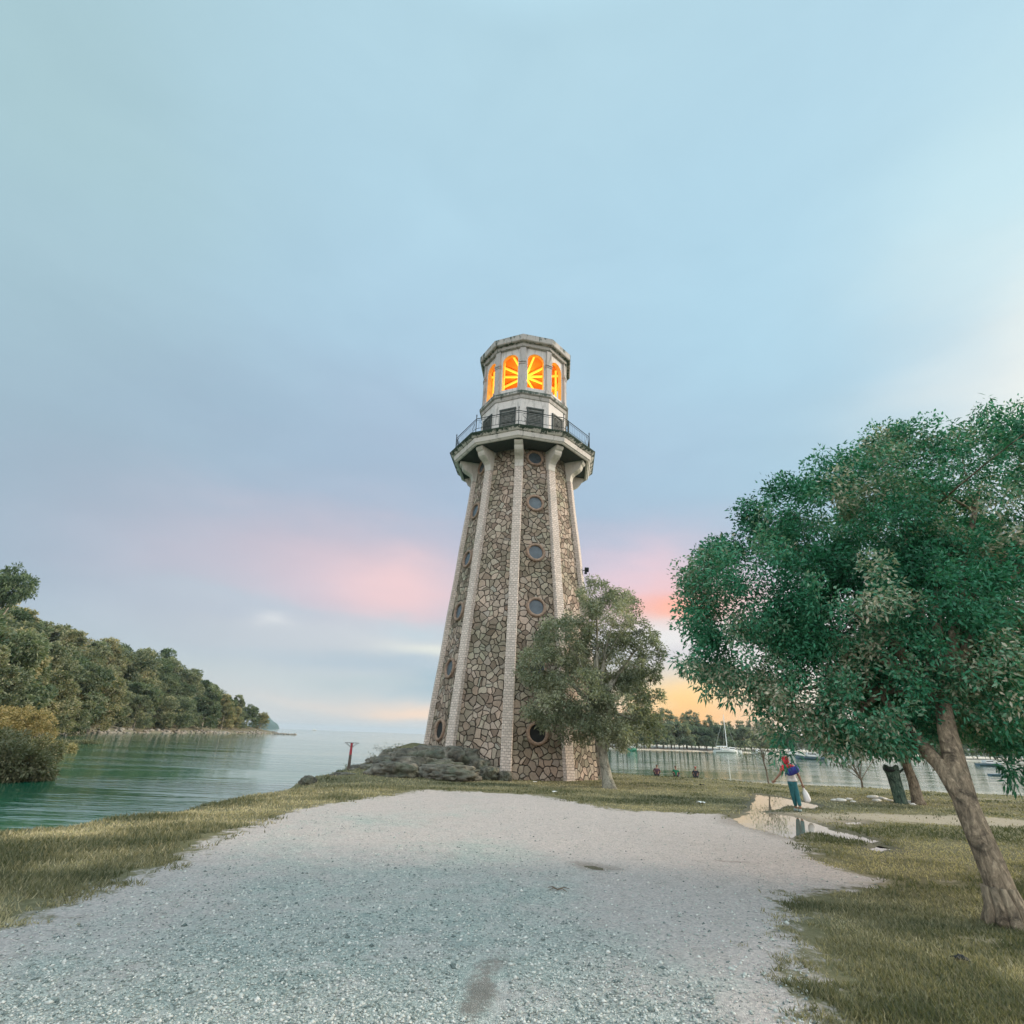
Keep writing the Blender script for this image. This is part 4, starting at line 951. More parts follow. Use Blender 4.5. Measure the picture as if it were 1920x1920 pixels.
ROWS = [(6, 8.5, (.7, 1.2), 'low grey-green tree in the row overhanging the headland waterline'),
        (16, 10.0, (.95, 1.5), 'olive broad-crowned tree in the middle of the headland slope'),
        (28, 10.5, (1.1, 1.6), 'dark dense tree high on the headland slope below its skyline'),
        (42, 10.5, (1.2, 1.7), 'rounded tree standing along the skyline of the headland')]
for d, step, (s0, s1), lab in ROWS:
    s = fr.uniform(0, 5)
    while s < total - (2 if d < 10 else d * .45):
        p = along(s, d + fr.uniform(-3, 3)); z = head_z(*p)
        k = 1 - .30 * max(0, (s - (total - 40)) / 40)
        ftree(VAR[fr.randrange(6)], p[0], p[1], max(z, SEA_Z + .4) - .3, fr.uniform(s0, s1) * k, fr.uniform(0, 6.28), lab, 'forest trees covering the headland'); s += step * fr.uniform(.8, 1.2)
# near part of the headland at the left edge of the picture
for (px, py, Y, s, vi, lab) in [(10, 1350, 92, .95, 2, 'tall olive tree at the near left end of the forest, above the golden bush'), (75, 1350, 100, .9, 0, 'leaning olive tree mass right of the golden bush, nearest of the forest'),
        (130, 1355, 112, .72, 5, 'low sprawling tree at the water right of the leaning olive mass'), (-60, 1350, 95, 1.2, 4, 'tall tree cut by the left picture edge'),
        (40, 1355, 118, 1.18, 1, 'tall dark tree with spiky top just under the airy crown'), (100, 1355, 128, 1.25, 3, 'big dark dome on the skyline next to the airy crown'), (160, 1355, 140, 1.15, 4, 'wide dark crown with two bare pale trunks showing under it'),
        (-10, 1350, 125, 1.25, 5, 'dark crown behind the tall olive tree, below the airy crown'), (-130, 1345, 110, 1.4, 0, 'big tree beyond the left end of the view')]:
    p = at(px, py, Y); ftree(VAR[vi], p.x, p.y, head_z(p.x, p.y) - .4, s, fr.uniform(0, 6), lab, 'forest trees covering the headland')
p = at(-92, 1350, 124); hz = head_z(p.x, p.y); ftree(AIRY, p.x, p.y, hz, 1.25, 2.0, 'tallest airy tree with open crown rising above the forest at the far left', 'forest trees covering the headland', sz=(36.5 - hz) / 17.0)
p = along(total - 13, 17); ftree(AIRY, p[0], p[1], head_z(*p) - 1, .72, .5, 'spindly open-crowned tree near the seaward tip of the headland', 'forest trees covering the headland')
p = along(total * .48, 14); o = ftree(VAR[3], p[0], p[1], head_z(*p) + 2.0, .62, 1, 'pale straw-coloured blossoming crown in the middle of the dark forest', 'forest trees covering the headland', 'leaf_pale')
# bare leaning trunks at the water
for (px0, py0, px1, py1, Y, lab) in [(165, 1350, 185, 1318, 138, 'bare white trunk leaning out over the headland shore'), (215, 1312, 224, 1288, 160, 'thin pale dead trunk standing upright in the dark forest')]:
    a, b_ = at(px0, py0, Y), at(px1, py1, Y); o = thing('dead_trunk', lab, 'tree trunk', tuple(a)); bm = bmesh.new()
    dd = b_ - a; tube(bm, [Vector((0, 0, -1.0)), dd * .5 + Vector((.1, 0, .1)), dd], [.28, .22, .14], 7); tube(bm, [dd * .55, dd * .8 + Vector((.5, 0, .2))], [.1, .04], 5)
    bm_obj('trunk', bm, M['white_stone'], o)
# bushes at the near left shore
def bush(px, py, Y, rx, h, m, label, seed, n=150):
    p = at(px, py, Y); z = head_z(p.x, p.y); o = thing('bush', label, 'bush', (p.x, p.y, z), 0, None)
    r = np.random.default_rng(seed); lobs = [(Vector((r.uniform(-.6, .6) * rx, r.uniform(-.5, .5) * rx, h * r.uniform(.25, .7))), rx * r.uniform(.35, .55)) for _ in range(8)]
    C, O = lobes_clumps(lobs, n, seed, .6, .5); C[:, 2] = np.abs(C[:, 2]); C[:, 2] = np.minimum(C[:, 2], h * (.9 + .15 * r.random(len(C))))
    v, f, t = leaf_cloud(C, .34, 70, .22, .07, .1, np.clip(r.normal(.4, .2, len(C)), 0, 1), seed, 1, .8, O)
    link('foliage', mesh_np('foliage', v, f, m, False, {'tint': t}), o)
    bm = bmesh.new()
    for c, _ in lobs: tube(bm, bez((0, 0, -.2), (c[0] * .3, c[1] * .3, c[2] * .6), c, 4), [.06, .05, .04, .03, .015], 5)
    bm_obj('stems', bm, M['twig'], o)
bush(35, 1385, 44, 3.3, 3.4, M['leaf_gold'], 'golden-orange bush on the left shore below the forest', 51, 190)
bush(-40, 1385, 40, 3.0, 3.0, M['leaf_gold'], 'orange-brown bush cut by the left picture edge', 52)
bush(25, 1420, 36, 2.1, 2.0, M['leaf_shrub'], 'olive shrub leaning over the water under the golden bush', 53)
bush(-2, 1462, 28, 1.7, 1.7, M['leaf_shrub'], 'dark twiggy shrub at the near left waterline', 54)
bush(-50, 1470, 27, 2.2, 2.0, M['leaf_shrub'], 'shrub at the left edge nearest the green water', 55)
bush(92, 1385, 52, 2.2, 1.5, M['leaf_pale'], 'low straw-coloured scrub where the left shore meets the headland rocks', 56)
bush(150, 1375, 75, 3.0, 1.5, M['leaf_shrub'], 'low brown scrub behind the straw-coloured scrub on the shore', 57)

# trees on the far bank of the bay
BROW = [(6, 3.2, (.34, .5), 'low shrub growing behind the sand along the far beach'), (9, 4.0, (.75, 1.15), 'small rounded tree along the front of the wooded far beach'), (15, 3.6, (1.05, 1.45), 'feathery pine-like tree in the back row of the far beach')]
for d, step, (s0, s1), lab in BROW:
    x = 16 + d * .3
    while x < 330:
        xs_ = np.array([b_[0] for b_ in BANK[:10]]); ys_ = np.array([b_[1] for b_ in BANK[:10]])
        y = float(np.interp(x, xs_, ys_)) + d + fr.uniform(-2, 2)
        v_ = FEA[3] if d < 12 else FEA[fr.randrange(3)]
        k_ = fr.uniform(s0, s1) * (1.18 if x < 90 else 1.0); ftree(v_, x, y, .6, k_, fr.uniform(0, 6.28), lab, 'shrubs on the far beach' if d < 8 else 'trees on the far beach', 'leaf_bank', 'beach_shrub' if d < 8 else 'beach_tree'); x += step * fr.uniform(.8, 1.25) * (1 if x < 130 else 1.9)

# ------------------------------------------------------------------ grass and pebbles
def scatter(n, rmin, rmax, amin, amax, seed):
    r = np.random.default_rng(seed); u = r.random(n); rr = 1 / (1 / rmin + u * (1 / rmax - 1 / rmin)); a = r.uniform(amin, amax, n)
    return rr * np.sin(a), rr * np.cos(a), rr, r
x, y, rr, r = scatter(700000, 4.2, 36, R_(-50), R_(50), 5)
dl = poly_sd(x, y, LAND); sd, _, bare = fields(x, y); zz, pud, _ = land_h(x, y)
mid = fbm(x * 3.2, y * 3.2, 61, 4)
den = sstep(-.05, .55, sd + (mid - .5) * 1.7) * (1 - .92 * sstep(.3, .7, bare + (mid - .5) * 1.2)) * (dl > -.6) * (pud < -.12)
keep = r.random(len(x)) < den * .75
tw = np.hypot(x - TCX, y - TCY) > 4.6; keep &= tw & ~((((x + 3.6) / 2.6) ** 2 + ((y - 28) / 3.6) ** 2 < 1) & (r.random(len(x)) < .93))
x, y, rr, zz, mid = x[keep], y[keep], rr[keep], zz[keep], mid[keep]; n = len(x)
patch = np.clip(.5 + 2.4 * (fbm(x * .55, y * .8, 71, 5) - .5), 0, 1)
hgt = r.uniform(.015, .045, n) * (.7 + .9 * patch) * (1 + .015 * rr) * np.where(x < -3.5, 1.25, 1.0)
wd = np.maximum(.006, rr * .0009) * r.uniform(.7, 1.3, n); a = r.uniform(0, 2 * PI, n); ln = hgt * r.uniform(.2, 1.1, n); b_ = r.uniform(0, 2 * PI, n)
base = np.stack([x, y, zz - .006], -1); s_ = np.stack([np.cos(a) * wd, np.sin(a) * wd, np.zeros(n)], -1)
tip = base + np.stack([np.cos(b_) * ln, np.sin(b_) * ln, hgt], -1)
v = np.stack([base - s_, base + s_, tip], 1).reshape(-1, 3)
tint = np.clip(np.where(x < -2, .56, .40) + (patch - .5) * -1.3 + r.normal(0, .22, n), 0, 1)
M['grass'] = leaf_mat('grass_blade', [(0, (.085, .095, .052)), (.35, (.18, .17, .10)), (.7, (.30, .265, .165)), (1, (.46, .40, .265))], .3, .7)
stuff(link('grass', mesh_np('grass', v, np.arange(n * 3).reshape(-1, 3), M['grass'], False, {'tint': np.repeat(tint, 3)})), 'short olive and straw coloured lawn grass either side of the gravel', 'grass')

x, y, rr, r = scatter(60000, 4.2, 17, R_(-48), R_(40), 9)
sd, sandy, _ = fields(x, y); zz, pud, p4 = land_h(x, y)
k = (np.hypot((x - sx_) / .2, (y - sy_) / .55) > 1) & (sd < .1) & (pud < -.1) & (p4 < -.05) & (r.random(len(x)) < np.where(sandy > .7, .35, .95))
P = np.stack([x[k], y[k], zz[k] + .006], -1)
M['pebble'] = plain('pebbles', (.50, .53, .52), .9, 0, .45, 30, 0)
nb = len(P); bo = np.array([(1, 0, 0), (-1, 0, 0), (0, 1, 0), (0, -1, 0), (0, 0, 1), (0, 0, -.6)], float)
of = np.array([(0, 2, 4), (2, 1, 4), (1, 3, 4), (3, 0, 4), (2, 0, 5), (1, 2, 5), (3, 1, 5), (0, 3, 5)])
sz = (r.gamma(3.0, .0023, nb) + .003)[:, None, None] * r.uniform(.6, 1.3, (nb, 1, 3)); sz[..., 2] *= .65
v = bo[None] * (1 + r.uniform(-.25, .25, (nb, 6, 1))) * sz; ang = r.uniform(0, 6.28, nb); ca, sa = np.cos(ang)[:, None], np.sin(ang)[:, None]
v = np.stack([v[..., 0] * ca - v[..., 1] * sa, v[..., 0] * sa + v[..., 1] * ca, v[..., 2]], -1) + P[:, None]
M['pebble'] = leaf_mat('pebbles', [(0, (.10, .13, .125)), (.35, (.34, .375, .345)), (.8, (.52, .53, .495)), (1, (.62, .61, .57))], 0.0, .9)
stuff(link('gravel', mesh_np('gravel', v.reshape(-1, 3), (of[None] + (np.arange(nb) * 6)[:, None, None]).reshape(-1, 3), M['pebble'], False, {'tint': np.repeat(r.random(nb), 6)})), 'loose blue-grey and white crushed stones on the path', 'gravel')

# white stones ringed near the bin
for i, (px, py, s) in enumerate([(1565, 1501, .10), (1578, 1502, .13), (1592, 1500, .09), (1600, 1504, .07), (1638, 1499, .16), (1645, 1503, .12), (1654, 1500, .13), (1668, 1503, .09), (1688, 1506, .12), (1704, 1507, .14), (1712, 1510, .08)]):
    p = gnd(px, py); me = rock_mesh(60 + i, (s * 1.5, s, s * .55), 2, .25); me.materials.append(M['white_stone'])
    o = link('white_stone', me, None, (p.x, p.y, gz(p.x, p.y) + s * .2))
    tag(o, ['white stone in the left cluster on the grass between woman and bin', 'white stone in the middle cluster left of the bin', 'white stone right at the foot of the green bin'][0 if i < 4 else (1 if i < 8 else 2)], 'stone', 'white stones on the grass near the bin')
# litter on the grass
M['paper'] = plain('white_litter', (.80, .79, .76), .8, 0, .08, 8, 0)
def litter(px, py, s, lab, m='paper', nm='litter'):
    p = gnd(px, py); bm = bmesh.new(); bmesh.ops.create_grid(bm, x_segments=4, y_segments=4, size=s)
    rl = random.Random(px)
    for v_ in bm.verts: v_.co.z = rl.uniform(0, s * .55); v_.co.x *= rl.uniform(.8, 1.2)
    bmesh.ops.solidify(bm, geom=list(bm.faces), thickness=.006)
    o = bm_obj(nm, bm, M[m]); o.location = (p.x, p.y, gz(p.x, p.y) + .015); o.rotation_euler = (0, 0, rl.uniform(0, 3)); tag(o, lab, 'litter', 'scraps of litter on the grass')
litter(1314, 1506, .10, 'crumpled white paper on the grass right of the olive tree')
litter(1040, 1487, .07, 'small white scrap at the gravel edge before the tower')
litter(1003, 1467, .07, 'white scrap on the grass right under the tower wall')
litter(1526, 1460, .06, 'white scrap on the grass just right of the carried plastic bag')
litter(1316, 1473, .11, 'small black scrap on the grass behind the sitting people', 'dark')
litter(1803, 1806, .05, 'small dark bottle-cap sized scrap in the grass left of the big trunk', 'dark')
# twig on the gravel
bm = bmesh.new(); c0 = gnd(1045, 1672)
for (a, l) in ((.3, .16), (2.6, .13), (-.7, .14), (3.6, .11)):
    tube(bm, [(0, 0, .012), (math.cos(a) * l * .5, math.sin(a) * l * .5, .03), (math.cos(a) * l, math.sin(a) * l, .012)], [.008, .006, .003], 5)
o = bm_obj('twig', bm, M['twig']); o.location = (c0.x, c0.y, gz(c0.x, c0.y) + .006); tag(o, 'small dark broken twig lying on the gravel', 'twig')

# ------------------------------------------------------------------ beacon pole
p = gnd(652, 1454); p.z = gz(p.x, p.y) if gz(p.x, p.y) > -.5 else -.3
BP = thing('beacon_pole', 'red and black navigation pole with wire frame top at the tip of the rocks', 'beacon', tuple(p))
tipv = Vector(at(660, 1392, p.y)) - p
M['red'] = plain('red_paint', (.33, .03, .045), .6, 0, .25, 6, 0); M['pole_dark'] = plain('dark_post', (.10, .08, .065), .8, 0, .3, 6, .2)
bm = bmesh.new(); tube(bm, [Vector((0, 0, -.6)), tipv * .55], [.075, .055], 10); bm_obj('post', bm, M['pole_dark'], BP)
bm = bmesh.new(); tube(bm, [tipv * .55, tipv * .99], [.056, .042], 10); bm_obj('upper_post', bm, M['red'], BP)
bm = bmesh.new(); hub = tipv * .985
for a in range(6):
    d = Vector((math.cos(a * PI / 3), math.sin(a * PI / 3), 0)); tube(bm, [tipv * .80, hub + d * .30], .007, 5); tube(bm, [hub + d * .30, hub], .006, 5)
    d2 = Vector((math.cos((a + 1) * PI / 3), math.sin((a + 1) * PI / 3), 0)); tube(bm, [hub + d * .30, hub + d2 * .30], .007, 5)
bm_obj('wire_frame', bm, M['pole_dark'], BP)

# ------------------------------------------------------------------ litter bin, stump shaped
p = gnd(1690, 1507); p.z = gz(p.x, p.y)
LB = thing('litter_bin', 'green stump-shaped litter bin with flared open top on the grass', 'litter bin', tuple(p))
LB.scale = (.80, .80, 1.0)
M['bin'] = bark('bin_green', (.012, .03, .022), (.075, .125, .09), (.36, .38, .28), 9)
bm = bmesh.new(); rings = []
prof = [(.27, -.05), (.285, .0), (.265, .08), (.25, .4), (.245, .75), (.265, 1.0), (.30, 1.12), (.31, 1.2), (.27, 1.2), (.24, 1.1), (.23, .5), (.22, .3)]
for i, (r_, z) in enumerate(prof):
    rings.append([bm.verts.new(((r_ + .012 * math.sin(j * 5 + z * 3) + (.02 * math.sin(j * 1.9) if i > 5 and i < 9 else 0)) * math.cos(2 * PI * j / 28) - .10 * z, (r_ + .012 * math.sin(j * 5 + z * 3)) * math.sin(2 * PI * j / 28), z + (.05 * math.sin(j * .9 + 1) if 5 < i < 9 else 0))) for j in range(28)])
for a, b_ in zip(rings, rings[1:]):
    for j in range(28): bm.faces.new((a[j], a[(j + 1) % 28], b_[(j + 1) % 28], b_[j]))
bm.faces.new(rings[-1]); bmesh.ops.recalc_face_normals(bm, faces=bm.faces); bm_obj('body', bm, M['bin'], LB, True)
bm = bmesh.new(); tube(bm, [(-.05, 0, .95), (.25, 0, 1.02), (.42, 0, 1.1)], [.06, .05, .035], 8); tube(bm, [(-.42, 0, 1.12), (-.40, 0, 1.0), (-.3, 0, .9)], [.03, .045, .05], 8)
bm_obj('branch_stub', bm, M['bin'], LB, True)
bm = bmesh.new(); bmesh.ops.create_icosphere(bm, subdivisions=2, radius=.24)
for v_ in bm.verts: v_.co = Vector((v_.co.x, v_.co.y, v_.co.z * .45)) * (1 + .25 * mnoise.noise(v_.co * 9)); v_.co += Vector((-.12, 0, 1.08))
o = bm_obj('rubbish_bag', bm, M['dark']); o.location = p; tag(o, 'dark crumpled rubbish sack stuffed in the top of the bin', 'rubbish bag')

# ------------------------------------------------------------------ boats
M['hull_w'] = plain('white_hull', (.75, .75, .72), .35, 0, .06, 2, 0); M['hull_b'] = plain('blue_hull', (.10, .16, .20), .4, 0, .2, 2, 0); M['hull_g'] = plain('green_hull', (.03, .20, .13), .4, 0, .2, 2, 0)
M['alu'] = plain('mast_white', (.80, .80, .78), .4, 0, .05, 2, 0); M['win'] = plain('boat_window', (.03, .04, .05), .15, 0, .1, 2, 0)
def hull(L, Wb, H):
    bm = bmesh.new(); rings = []; n = 12
    for i in range(n + 1):
        t = i / n; w_ = Wb / 2 * (min(1, .78 + t * .5) if t < .45 else max(.02, 1 - ((t - .45) / .55) ** 2.2)); sh = H * (.85 + .35 * t ** 2); xx = (t - .5) * L
        rings.append([bm.verts.new((xx, s * w_ * q, z)) for s, q, z in ((-1, 1, sh), (-1, .88, sh * .4), (-1, .35, -.15), (1, .35, -.15), (1, .88, sh * .4), (1, 1, sh))])
    for a, b_ in zip(rings, rings[1:]):
        for j in range(6): bm.faces.new((a[j], a[(j + 1) % 6], b_[(j + 1) % 6], b_[j]))
    bm.faces.new(rings[0]); bm.faces.new(rings[-1][::-1]); bmesh.ops.recalc_face_normals(bm, faces=bm.faces); return bm
def boat(name, lab, cat, px, py, L, Wb, H, m, rz, mast=0, cabin=0, Y=None, grp='boats moored in the bay'):
    q = gnd(px, py, SEA_Z); o = thing(name, lab, cat, (q.x, q.y, SEA_Z), rz, grp)
    bm_obj('hull', hull(L, Wb, H), M[m], o)
    if cabin:
        bm = bmesh.new(); box(bm, (-L * .05, 0, H + cabin / 2 - .03), (L * .34, Wb * .62, cabin)); bmesh.ops.bevel(bm, geom=list(bm.edges), offset=cabin * .18, segments=2, affect='EDGES'); cb = bm_obj('cabin', bm, M['hull_w'], o)
        bm = bmesh.new(); box(bm, (-L * .05, 0, H + cabin * .62), (L * .28, Wb * .62 + .03, cabin * .3)); bm_obj('window', bm, M['win'], cb)
    if mast:
        bm = bmesh.new(); tube(bm, [(L * .05, 0, H * .5), (L * .05, 0, mast)], [.16, .10], 8); bm_obj('mast', bm, M['alu'], o)
        bm = bmesh.new(); tube(bm, [(L * .05, 0, H + 1.3), (-L * .40, 0, H + 1.2)], [.16, .16], 8); bm_obj('boom', bm, M['alu'], o)
        bm = bmesh.new()
        for e in ((L * .48, 0, H), (-L * .48, 0, H), (0, Wb * .45, H), (0, -Wb * .45, H)): tube(bm, [(L * .05, 0, mast * .98), e], .025, 4)
        bm_obj('rigging', bm, M['alu'], o)
    return o
boat('sailing_yacht', 'white sailing yacht with tall bare mast off the far beach', 'yacht', 1362, 1411.5, 10.5, 3.0, 1.0, 'hull_w', .25, 14.2, .7)
boat('motor_boat', 'white motor boat moored just right of the mast', 'boat', 1374, 1411.8, 7.5, 2.6, .9, 'hull_w', 0, 0, 1.2)
boat('motor_boat', 'small green boat with pale canopy left of the beach, reflected under the olive tree', 'boat', 1187, 1408.5, 5.5, 2.4, 1.0, 'hull_g', 1.0, 0, 1.1)
boat('motor_boat', 'grey-hulled motor boat above the walking woman', 'boat', 1520, 1424, 7.5, 2.4, .75, 'hull_b', 2.9, 0, 1.0)
boat('motor_boat', 'long low white boat beyond the grey-hulled one', 'boat', 1490, 1417, 8, 2.4, .7, 'hull_w', .1, 0, .8)
boat('motor_boat', 'white cabin boat between the low white boat and the hanging branches', 'boat', 1550, 1419, 7, 2.6, .9, 'hull_w', 3.0, 0, 1.2)
boat('motor_boat', 'dark motor boat moored right of the big trunk', 'boat', 1856, 1436.5, 7.2, 2.4, .7, 'hull_b', .1, 0, .8)
boat('rowing_boat', 'small dark open boat closer in, right of the big trunk', 'boat', 1870, 1455, 2.6, 1.0, .3, 'hull_b', .2)
boat('motor_boat', 'white boat half hidden behind the sapling', 'boat', 1425, 1413, 7, 2.4, .8, 'hull_w', .2, 0, .9)
boat('motor_boat', 'pale boat seen through the hanging leaves above the bare shrub', 'boat', 1600, 1424, 7, 2.4, .8, 'hull_w', .1, 0, .9)
q = ray(590, 1366.6); q = Vector((q.x / q.y * 1700, 1700, SEA_Z)); o = thing('fishing_boat', 'tiny white boat far out on the horizon left of the tower', 'boat', tuple(q), .1)
bm_obj('hull', hull(13, 4.0, 2.0), M['hull_w'], o); bm = bmesh.new(); box(bm, (-1, 0, 3.6), (4.5, 3, 3.4)); bmesh.ops.bevel(bm, geom=list(bm.edges), offset=.4, segments=2, affect='EDGES'); bm_obj('cabin', bm, M['hull_w'], o)

# ------------------------------------------------------------------ people
def skin(name, verts, edges, radii, m, parent, sub=2, root=0):
    me = bpy.data.meshes.new(name); me.from_pydata([tuple(v) for v in verts], edges, [])
    o = bpy.data.objects.new('tmp', me); COL.objects.link(o)
    md = o.modifiers.new('s', 'SKIN'); sm = o.modifiers.new('u', 'SUBSURF'); sm.levels = sub; sm.render_levels = sub
    sv = me.skin_vertices[0].data
    for i, r_ in enumerate(radii):
        sv[i].radius = r_ if hasattr(r_, '__len__') else (r_, r_); sv[i].use_root = (i == root)
    bpy.context.view_layer.update(); dg = bpy.context.evaluated_depsgraph_get()
    nm = bpy.data.meshes.new_from_object(o.evaluated_get(dg)); nm.name = name
    bpy.data.objects.remove(o); nm.materials.clear(); nm.materials.append(m)
    for p_ in nm.polygons: p_.use_smooth = True
    return link(name, nm, parent)
M['skin'] = plain('skin', (.30, .165, .11), .6, 0, .08, 6, 0); M['hair'] = plain('dark_hair', (.015, .012, .012), .5, 0, .3, 20, .2)
def fabric(name, rgb, var=.2): return plain(name, rgb, .9, 0, var, 14, .3)
M['f_red'] = plain('red_pattern', (.55, .04, .055), .9, 0, .75, 11, .3); M['f_white'] = fabric('white_cloth', (.68, .63, .60), .1); M['f_jeans'] = fabric('teal_jeans', (.025, .13, .15)); M['f_blue'] = fabric('navy_bag', (.025, .03, .20), .4)
M['f_dark'] = fabric('dark_cloth', (.035, .035, .045)); M['f_green'] = fabric('green_cloth', (.02, .19, .10)); M['f_purple'] = fabric('maroon_cloth', (.11, .05, .075)); M['shoe'] = fabric('pale_shoe', (.30, .36, .34)); M['bagw'] = fabric('plastic_white', (.80, .77, .77), .05)
def head_mesh(c, r, yaw, m, parent, name='head'):
    pass
def hand(o, wrist, dirv, side):
    """palm plus five finger chains as vertex/edge lists to be appended to a body skeleton"""
    wrist = Vector(wrist); d = Vector(dirv).normalized(); s = d.cross(Vector((0, 1, 0))).normalized() * side; V_ = [wrist + d * .05]; E_ = []; R__ = [.022]
    for i, (off, l) in enumerate(((-.026, .062), (-.009, .074), (.009, .07), (.026, .055))):
        a = len(V_); V_ += [wrist + d * .085 + s * off, wrist + d * (.085 + l * .55) + s * off * 1.15 + Vector((0, .008, 0)), wrist + d * (.085 + l) + s * off * 1.2 + Vector((0, .025, 0))]
        E_ += [(0, a), (a, a + 1), (a + 1, a + 2)]; R__ += [.0105, .009, .0075]
    a = len(V_); V_ += [wrist + d * .04 + s * .034, wrist + d * .07 + s * .052 + Vector((0, .012, 0))]; E_ += [(0, a), (a, a + 1)]; R__ += [.011, .009]
    return V_, E_, R__
# woman walking away from the camera, seen from behind, leaning left
p = gnd(1496, 1521); p.z = gz(p.x, p.y)
WM = thing('person', 'woman in red headscarf and teal jeans walking past the puddle, navy bag across her back', 'person', tuple(p), R_(-6), None)
J = dict(pel=(-.10, 0, .80), wai=(-.13, 0, .93), che=(-.18, .01, 1.10), nck=(-.235, .02, 1.25), hd0=(-.265, .02, 1.33), hd1=(-.29, .01, 1.43), hd2=(-.30, .01, 1.49),
         shL=(-.345, .01, 1.19), elL=(-.43, .03, .99), wrL=(-.55, .10, .83), shR=(-.045, .0, 1.17), elR=(.08, -.01, .96), wrR=(.165, .02, .76),
         hpL=(-.155, 0, .76), knL=(-.10, .03, .42), anL=(-.005, .10, .09), toL=(-.02, .22, .03), hpR=(-.045, 0, .76), knR=(.0, -.03, .43), anR=(.045, -.08, .10), toR=(.05, .06, .035))
LEAN = .10
J = {k_: (v_[0] + LEAN * v_[2], v_[1], v_[2]) for k_, v_ in J.items()}
names = list(J); V_ = [J[n_] for n_ in names]; ix = {n_: i for i, n_ in enumerate(names)}
E_ = [(ix[a], ix[b_]) for a, b_ in [('pel', 'wai'), ('wai', 'che'), ('che', 'nck'), ('nck', 'hd0'), ('hd0', 'hd1'), ('hd1', 'hd2'), ('che', 'shL'), ('shL', 'elL'), ('elL', 'wrL'), ('che', 'shR'), ('shR', 'elR'), ('elR', 'wrR'), ('pel', 'hpL'), ('hpL', 'knL'), ('knL', 'anL'), ('anL', 'toL'), ('pel', 'hpR'), ('hpR', 'knR'), ('knR', 'anR'), ('anR', 'toR')]]
RD = dict(pel=.095, wai=.095, che=.125, nck=.045, hd0=.055, hd1=.088, hd2=.07, shL=.058, elL=.040, wrL=.026, shR=.058, elR=.040, wrR=.026, hpL=.066, knL=.05, anL=.034, toL=.03, hpR=.066, knR=.05, anR=.036, toR=.03)
Rr_ = [RD[n_] for n_ in names]
for wr, el_, sd_ in (('wrL', 'elL', 1), ('wrR', 'elR', -1)):
    hv, he, hr = hand(None, J[wr], Vector(J[wr]) - Vector(J[el_]), sd_); o0 = len(V_)
    V_ += hv; E_ += [(a + o0, b_ + o0) for a, b_ in he] + [(ix[wr], o0)]; Rr_ += hr
skin('body', V_, E_, Rr_, M['skin'], WM)
def garment(name, seq, edges, scale, m, parent, JJ, RR2):
    ids = {n_: i for i, n_ in enumerate(seq)}
    return skin(name, [JJ[n_] for n_ in seq], [(ids[a], ids[b_]) for a, b_ in edges], [RR2[n_] * scale + .008 for n_ in seq], m, parent)
J['wL'] = (-0.036, 0.0, 0.84); RD['wL'] = .128
J['wL'] = (J['pel'][0] - .003, 0, .83); RD['wL'] = .134; J['wl2'] = (J['pel'][0], 0, .78); RD['wl2'] = .138
garment('shirt', ['che', 'wai', 'wL', 'wl2'], [('che', 'wai'), ('wai', 'wL'), ('wL', 'wl2')], 1.08, M['f_white'], WM, J, RD)
J['sL2'] = (-0.295, 0.02, 1.05); J['sR2'] = (0.134, -0.005, 1.04); RD['sL2'] = RD['sR2'] = .05; J['ch2'] = (-0.052, 0.01, 1.08); RD['ch2'] = .122; J['nk2'] = (-0.101, 0.02, 1.235); RD['nk2'] = .07
garment('shawl', ['ch2', 'nk2', 'shL', 'sL2', 'shR', 'sR2'], [('ch2', 'nk2'), ('ch2', 'shL'), ('shL', 'sL2'), ('ch2', 'shR'), ('shR', 'sR2')], 1.12, M['f_red'], WM, J, RD)
J['h15'] = (-0.143, -0.012, 1.415); RD['h15'] = .096; J['h16'] = (-0.150, 0.0, 1.475); RD['h16'] = .078; J['h14'] = (-0.132, 0.0, 1.33); RD['h14'] = .075; J['h13'] = (-0.110, 0.0, 1.25); RD['h13'] = .088
garment('headscarf', ['h13', 'h14', 'h15', 'h16'], [('h13', 'h14'), ('h14', 'h15'), ('h15', 'h16')], 1.05, M['f_red'], WM, J, RD)
J['anL2'] = (0.001, 0.09, 0.13); J['anR2'] = (0.056, -0.075, 0.14); RD['anL2'] = RD['anR2'] = .043
J['pj'] = (J['pel'][0], 0, .80); RD['pj'] = .112; J['pju'] = (J['pel'][0] - .006, 0, .88); RD['pju'] = .118; J['tL'] = (J['hpL'][0] + .02, 0, .68); J['tR'] = (J['hpR'][0], 0, .68); RD['tL'] = RD['tR'] = .092; RD['knL'] = RD['knR'] = .056
garment('jeans', ['pj', 'pju', 'tL', 'knL', 'anL2', 'tR', 'knR', 'anR2'], [('pj', 'pju'), ('pj', 'tL'), ('tL', 'knL'), ('knL', 'anL2'), ('pj', 'tR'), ('tR', 'knR'), ('knR', 'anR2')], 1.06, M['f_jeans'], WM, J, RD)
for an, to in (('anL', 'toL'), ('anR', 'toR')):
    J['a_'] = (J[an][0], J[an][1] - .03, .045); J['b_'] = (J[to][0], J[to][1], .035); RD['a_'] = .042; RD['b_'] = .036
    garment('shoe', ['a_', 'b_'], [('a_', 'b_')], 1.0, M['shoe'], WM, J, RD)
